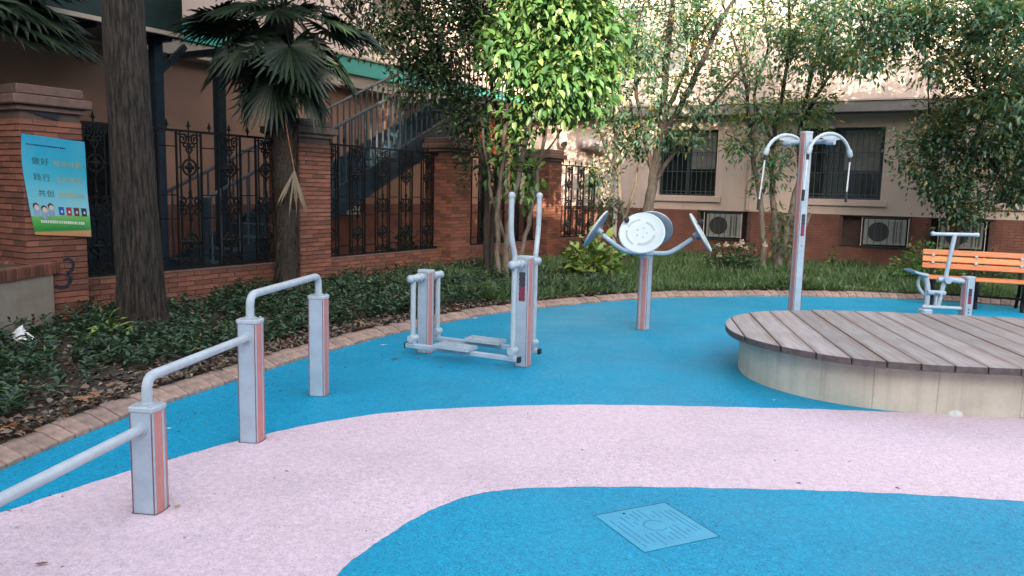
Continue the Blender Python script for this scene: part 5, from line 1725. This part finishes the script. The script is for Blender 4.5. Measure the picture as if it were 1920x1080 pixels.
# ---- ground cover, litter and grass
kp = catmull([(x, y, 0) for x, y in KERB_IN], 20)
kp = [p for p in kp]
kd = np.cumsum([0] + [(b - a).length for a, b in zip(kp, kp[1:])])
KX = np.array([p.x for p in kp]); KY = np.array([p.y for p in kp])
TX = np.gradient(KX, kd); TY = np.gradient(KY, kd)
def bedpts(n, s0, s1, w0, w1, seed, pw=1.0):
    rg = np.random.default_rng(seed)
    s = rg.uniform(s0, s1, n); w = w0 + (w1 - w0) * rg.uniform(0, 1, n) ** pw
    x, y = np.interp(s, kd, KX), np.interp(s, kd, KY)
    tx, ty = np.interp(s, kd, TX), np.interp(s, kd, TY)
    P = np.stack([x - ty * w, y + tx * w], 1)
    rel = P - np.array([FO.x, FO.y])
    bb = rel @ np.array([FB.x, FB.y])
    rr = (P - np.array([RO_.x, RO_.y])) @ np.array([RB.x, RB.y])
    tr = np.linalg.norm(P - np.array([-3.45, 7.1]), axis=1)
    ok = (bb < .15) & (rr < -.03) & (tr > .26)
    # keep clear of the planter
    ok &= ~((P[:, 0] < -4.42) & (P[:, 1] < 7.7))
    return P[ok], w[ok]
def s_at(cond): return next(d for p, d in zip(kp, kd) if cond(p))
SA = s_at(lambda p: p.y > 2.0); SB = s_at(lambda p: p.x > -.1 and p.y > 9); SC = s_at(lambda p: p.x > 1.6 and p.y > 9); SE = s_at(lambda p: p.x > 8.7)

def cover(name, label, s0, s1, w0, w1, n, per, h, leaf, lm, seed, thin=None):
    P2, w = bedpts(n, s0, s1, w0, w1, seed)
    rg = np.random.default_rng(seed + 1)
    fld = np.sin(P2[:, 0] * 3.1 + 1) * np.sin(P2[:, 1] * 2.7) + rg.normal(size=len(P2)) * .5
    keep = fld > -.32
    P2 = P2[keep]
    m = len(P2)
    hh = h * rg.uniform(.35, 1.3, m)
    C = np.repeat(np.column_stack([P2, np.full(m, BED)]), per, 0); H = np.repeat(hh, per)
    n_ = len(C)
    t = rg.uniform(.25, 1, n_)
    az = rg.uniform(0, 2 * PI, n_)
    lean = np.repeat(rg.normal(size=(m, 2)) * .3, per, 0)
    Pn = C + np.column_stack([lean[:, 0] * H * t, lean[:, 1] * H * t, H * t])
    el = rg.uniform(-.15, .85, n_)
    D = np.column_stack([np.cos(az) * np.cos(el), np.sin(az) * np.cos(el), np.sin(el)])
    U = unit(np.tile([0, 0, 1.], (n_, 1)) + rg.normal(size=(n_, 3)) * .3)
    o = link(name, leaf_mesh(name, Pn, D, U, leaf[0] * rg.uniform(.6, 1.2, n_), leaf[1] * rg.uniform(.7, 1.2, n_), lm), None)
    return tag(o, label, 'ground cover', None, 'stuff')
cover('ground_cover', 'low dark leafy ground cover in the left bed', SA, SB, .40, 4.6, 5600, 15, .18, (.072, .026), ML_COVER, 50)
cover('ground_cover', 'dark leafy ground cover behind the air walker', SB - 1.8, SC + .3, .28, 7.0, 4200, 14, .20, (.070, .026), ML_COVER, 51)

def grass():
    P2, w = bedpts(30000, SB + .1, SE, .22, 7.0, 60, 1.15)
    rg = np.random.default_rng(61)
    per = 3
    m = len(P2)
    C = np.repeat(np.column_stack([P2 , np.full(m, BED - .01)]), per, 0)
    n = len(C)
    C[:, :2] += rg.normal(size=(n, 2)) * .02
    clump = .75 + .45 * np.sin(C[:, 0] * 2.3 + np.sin(C[:, 1] * 1.7)) * np.sin(C[:, 1] * 2.9 + 1)
    az = rg.uniform(0, 2 * PI, n); el = rg.uniform(.45, 1.35, n)
    D = np.column_stack([np.cos(az) * np.cos(el), np.sin(az) * np.cos(el), np.sin(el)])
    U = unit(np.tile([0, 0, 1.], (n, 1)) + rg.normal(size=(n, 3)) * .2)
    o = link('grass', leaf_mesh('grass', C, D, U, .24 * clump * rg.uniform(.6, 1.2, n), rg.uniform(.010, .018, n), ML_GRASS, 0, .2))
    tag(o, 'long tufted green grass in the bed below the right building', 'grass', None, 'stuff')
grass()

def litter():
    P2, w = bedpts(9000, SA, SC, .17, 2.6, 70, 1.9)
    P3, w3 = bedpts(700, SC, SE, .17, .5, 73, 1.2)
    P2 = np.concatenate([P2, P3])
    rg = np.random.default_rng(71)
    n = len(P2)
    P = np.column_stack([P2, BED + .012 + rg.uniform(0, .03, n)])
    az = rg.uniform(0, 2 * PI, n); el = rg.normal(size=n) * .22
    D = np.column_stack([np.cos(az) * np.cos(el), np.sin(az) * np.cos(el), np.sin(el)])
    U = unit(np.tile([0, 0, 1.], (n, 1)) + rg.normal(size=(n, 3)) * .35)
    o = link('leaf_litter', leaf_mesh('leaf_litter', P, D, U, rg.uniform(.03, .085, n), rg.uniform(.018, .045, n), M_LEAFL, 0, .3))
    tag(o, 'brown fallen leaves strewn along the kerb', 'leaf litter', None, 'stuff')
litter()

def specks():
    rg = np.random.default_rng(81)
    n = 420
    P = np.column_stack([rg.uniform(-2.4, 7, n), rg.uniform(2.4, 11.2, n), np.full(n, .004)])
    kx = np.interp(P[:, 1], [2, 4, 5.8, 6.75, 8.06, 9.5, 10.9, 11.4], [-2.6, -2.5, -2.0, -1.6, -.9, .2, 2.0, 3.6])
    edge = rg.uniform(0, 1, n) < .45
    P[edge, 0] = kx[edge] + np.abs(rg.normal(size=edge.sum())) * .35
    ok = (P[:, 0] > kx) & ~((P[:, 0] > 1.8) & (P[:, 1] > 5.1) & (P[:, 1] < 7.8))
    P = P[ok]; n = len(P)
    az = rg.uniform(0, 2 * PI, n)
    D = np.column_stack([np.cos(az), np.sin(az), rg.uniform(0, .15, n)]); D = unit(D)
    U = unit(np.tile([0, 0, 1.], (n, 1)) + rg.normal(size=(n, 3)) * .25)
    o = link('ground_debris', leaf_mesh('ground_debris', P, D, U, rg.uniform(.008, .035, n), rg.uniform(.004, .014, n), M_LEAFL, 0, .25))
    tag(o, 'tiny leaf crumbs scattered on the rubber surface', 'debris', None, 'stuff')
specks()

# ---- single small things
def curled(name, label, p, size, m, rz, cat='fallen leaf', curl=.35):
    v, f = [], []
    n = 6
    for i in range(n + 1):
        u = i / n * 2 - 1
        wd = .42 * (1 - u * u) ** .6 + .02
        for t in (-1, 0, 1):
            v.append((u * size * .5, wd * size * t * .5, size * (.04 + curl * .3 * u * u + .22 * curl * abs(t) * (1 - u * u) + .03 * math.sin(i * 2.1 + t))))
    for i in range(n):
        for j in range(2):
            a = i * 3 + j; f.append((a, a + 3, a + 4, a + 1))
    o = MB().add(v, f).build(name, m, None, True, loc=p, rot=(0, 0, rz))
    return tag(o, label, cat)
q = atz(160, 750, BED + .03); curled('fallen_leaf', 'large curled orange-brown leaf lying just behind the kerb', q, .14, M_DRY, .4)
q = atz(15, 808, BED + .02); curled('fallen_leaf', 'long brown leaf behind the kerb at the left edge', q, .15, M_DRY, 1.3)
M_YEL = simple('yellow_leaf', (.42, .34, .10), .7)
curled('fallen_leaf', 'small yellowish leaf on the pink path right of the front post', atz(332, 951, .006), .035, M_YEL, .9, curl=.8)
M_BRN = simple('brown_leaf', (.20, .09, .06), .8)
curled('fallen_leaf', 'small brown leaf on the blue surface left of the air walker', atz(741, 673, .002), .06, M_BRN, .2)
curled('fallen_leaf', 'reddish leaf on the blue surface under the air walker rail', atz(784, 671, .002), .055, M_DRY, 2.0)
curled('fallen_leaf', 'dark twig-like leaf on the pink path at the bottom left', atz(78, 1058, .006), .045, M_BRN, .3)
curled('paper_scrap', 'white paper scrap on the blue surface left of the air walker', atz(719, 648, .002), .055, M_PAPER, .2, 'litter', .5)
curled('paper_scrap', 'white paper scrap on the blue surface behind the air walker', atz(891, 598, .002), .07, M_PAPER, .1, 'litter', .5)
curled('paper_scrap', 'tiny white scrap on the blue surface between the two front posts', atz(317, 804, .002), .028, M_PAPER, .3, 'litter', .5)
curled('paper_scrap', 'tiny white scrap on the blue surface at the deck corner', atz(1451, 751, .002), .03, M_PAPER, .5, 'litter', .5)
def rag():
    rg = random.Random(9)
    v, f = [], []
    N = 9
    for i in range(N):
        for j in range(N):
            x, y = i / (N - 1) - .5, j / (N - 1) - .5
            v.append((x * .2 + rg.gauss(0, .008), y * .16 + rg.gauss(0, .008), .13 * math.exp(-(x * x + y * y) * 7) + rg.gauss(0, .012)))
    for i in range(N - 1):
        for j in range(N - 1): a = i * N + j; f.append((a, a + N, a + N + 1, a + 1))
    p = atz(40, 640, BED + .02)
    tag(MB().add(v, f).build('crumpled_rag', M_PAPER, None, True, loc=p), 'crumpled white plastic scrap in the bed by the planter', 'litter')
rag()
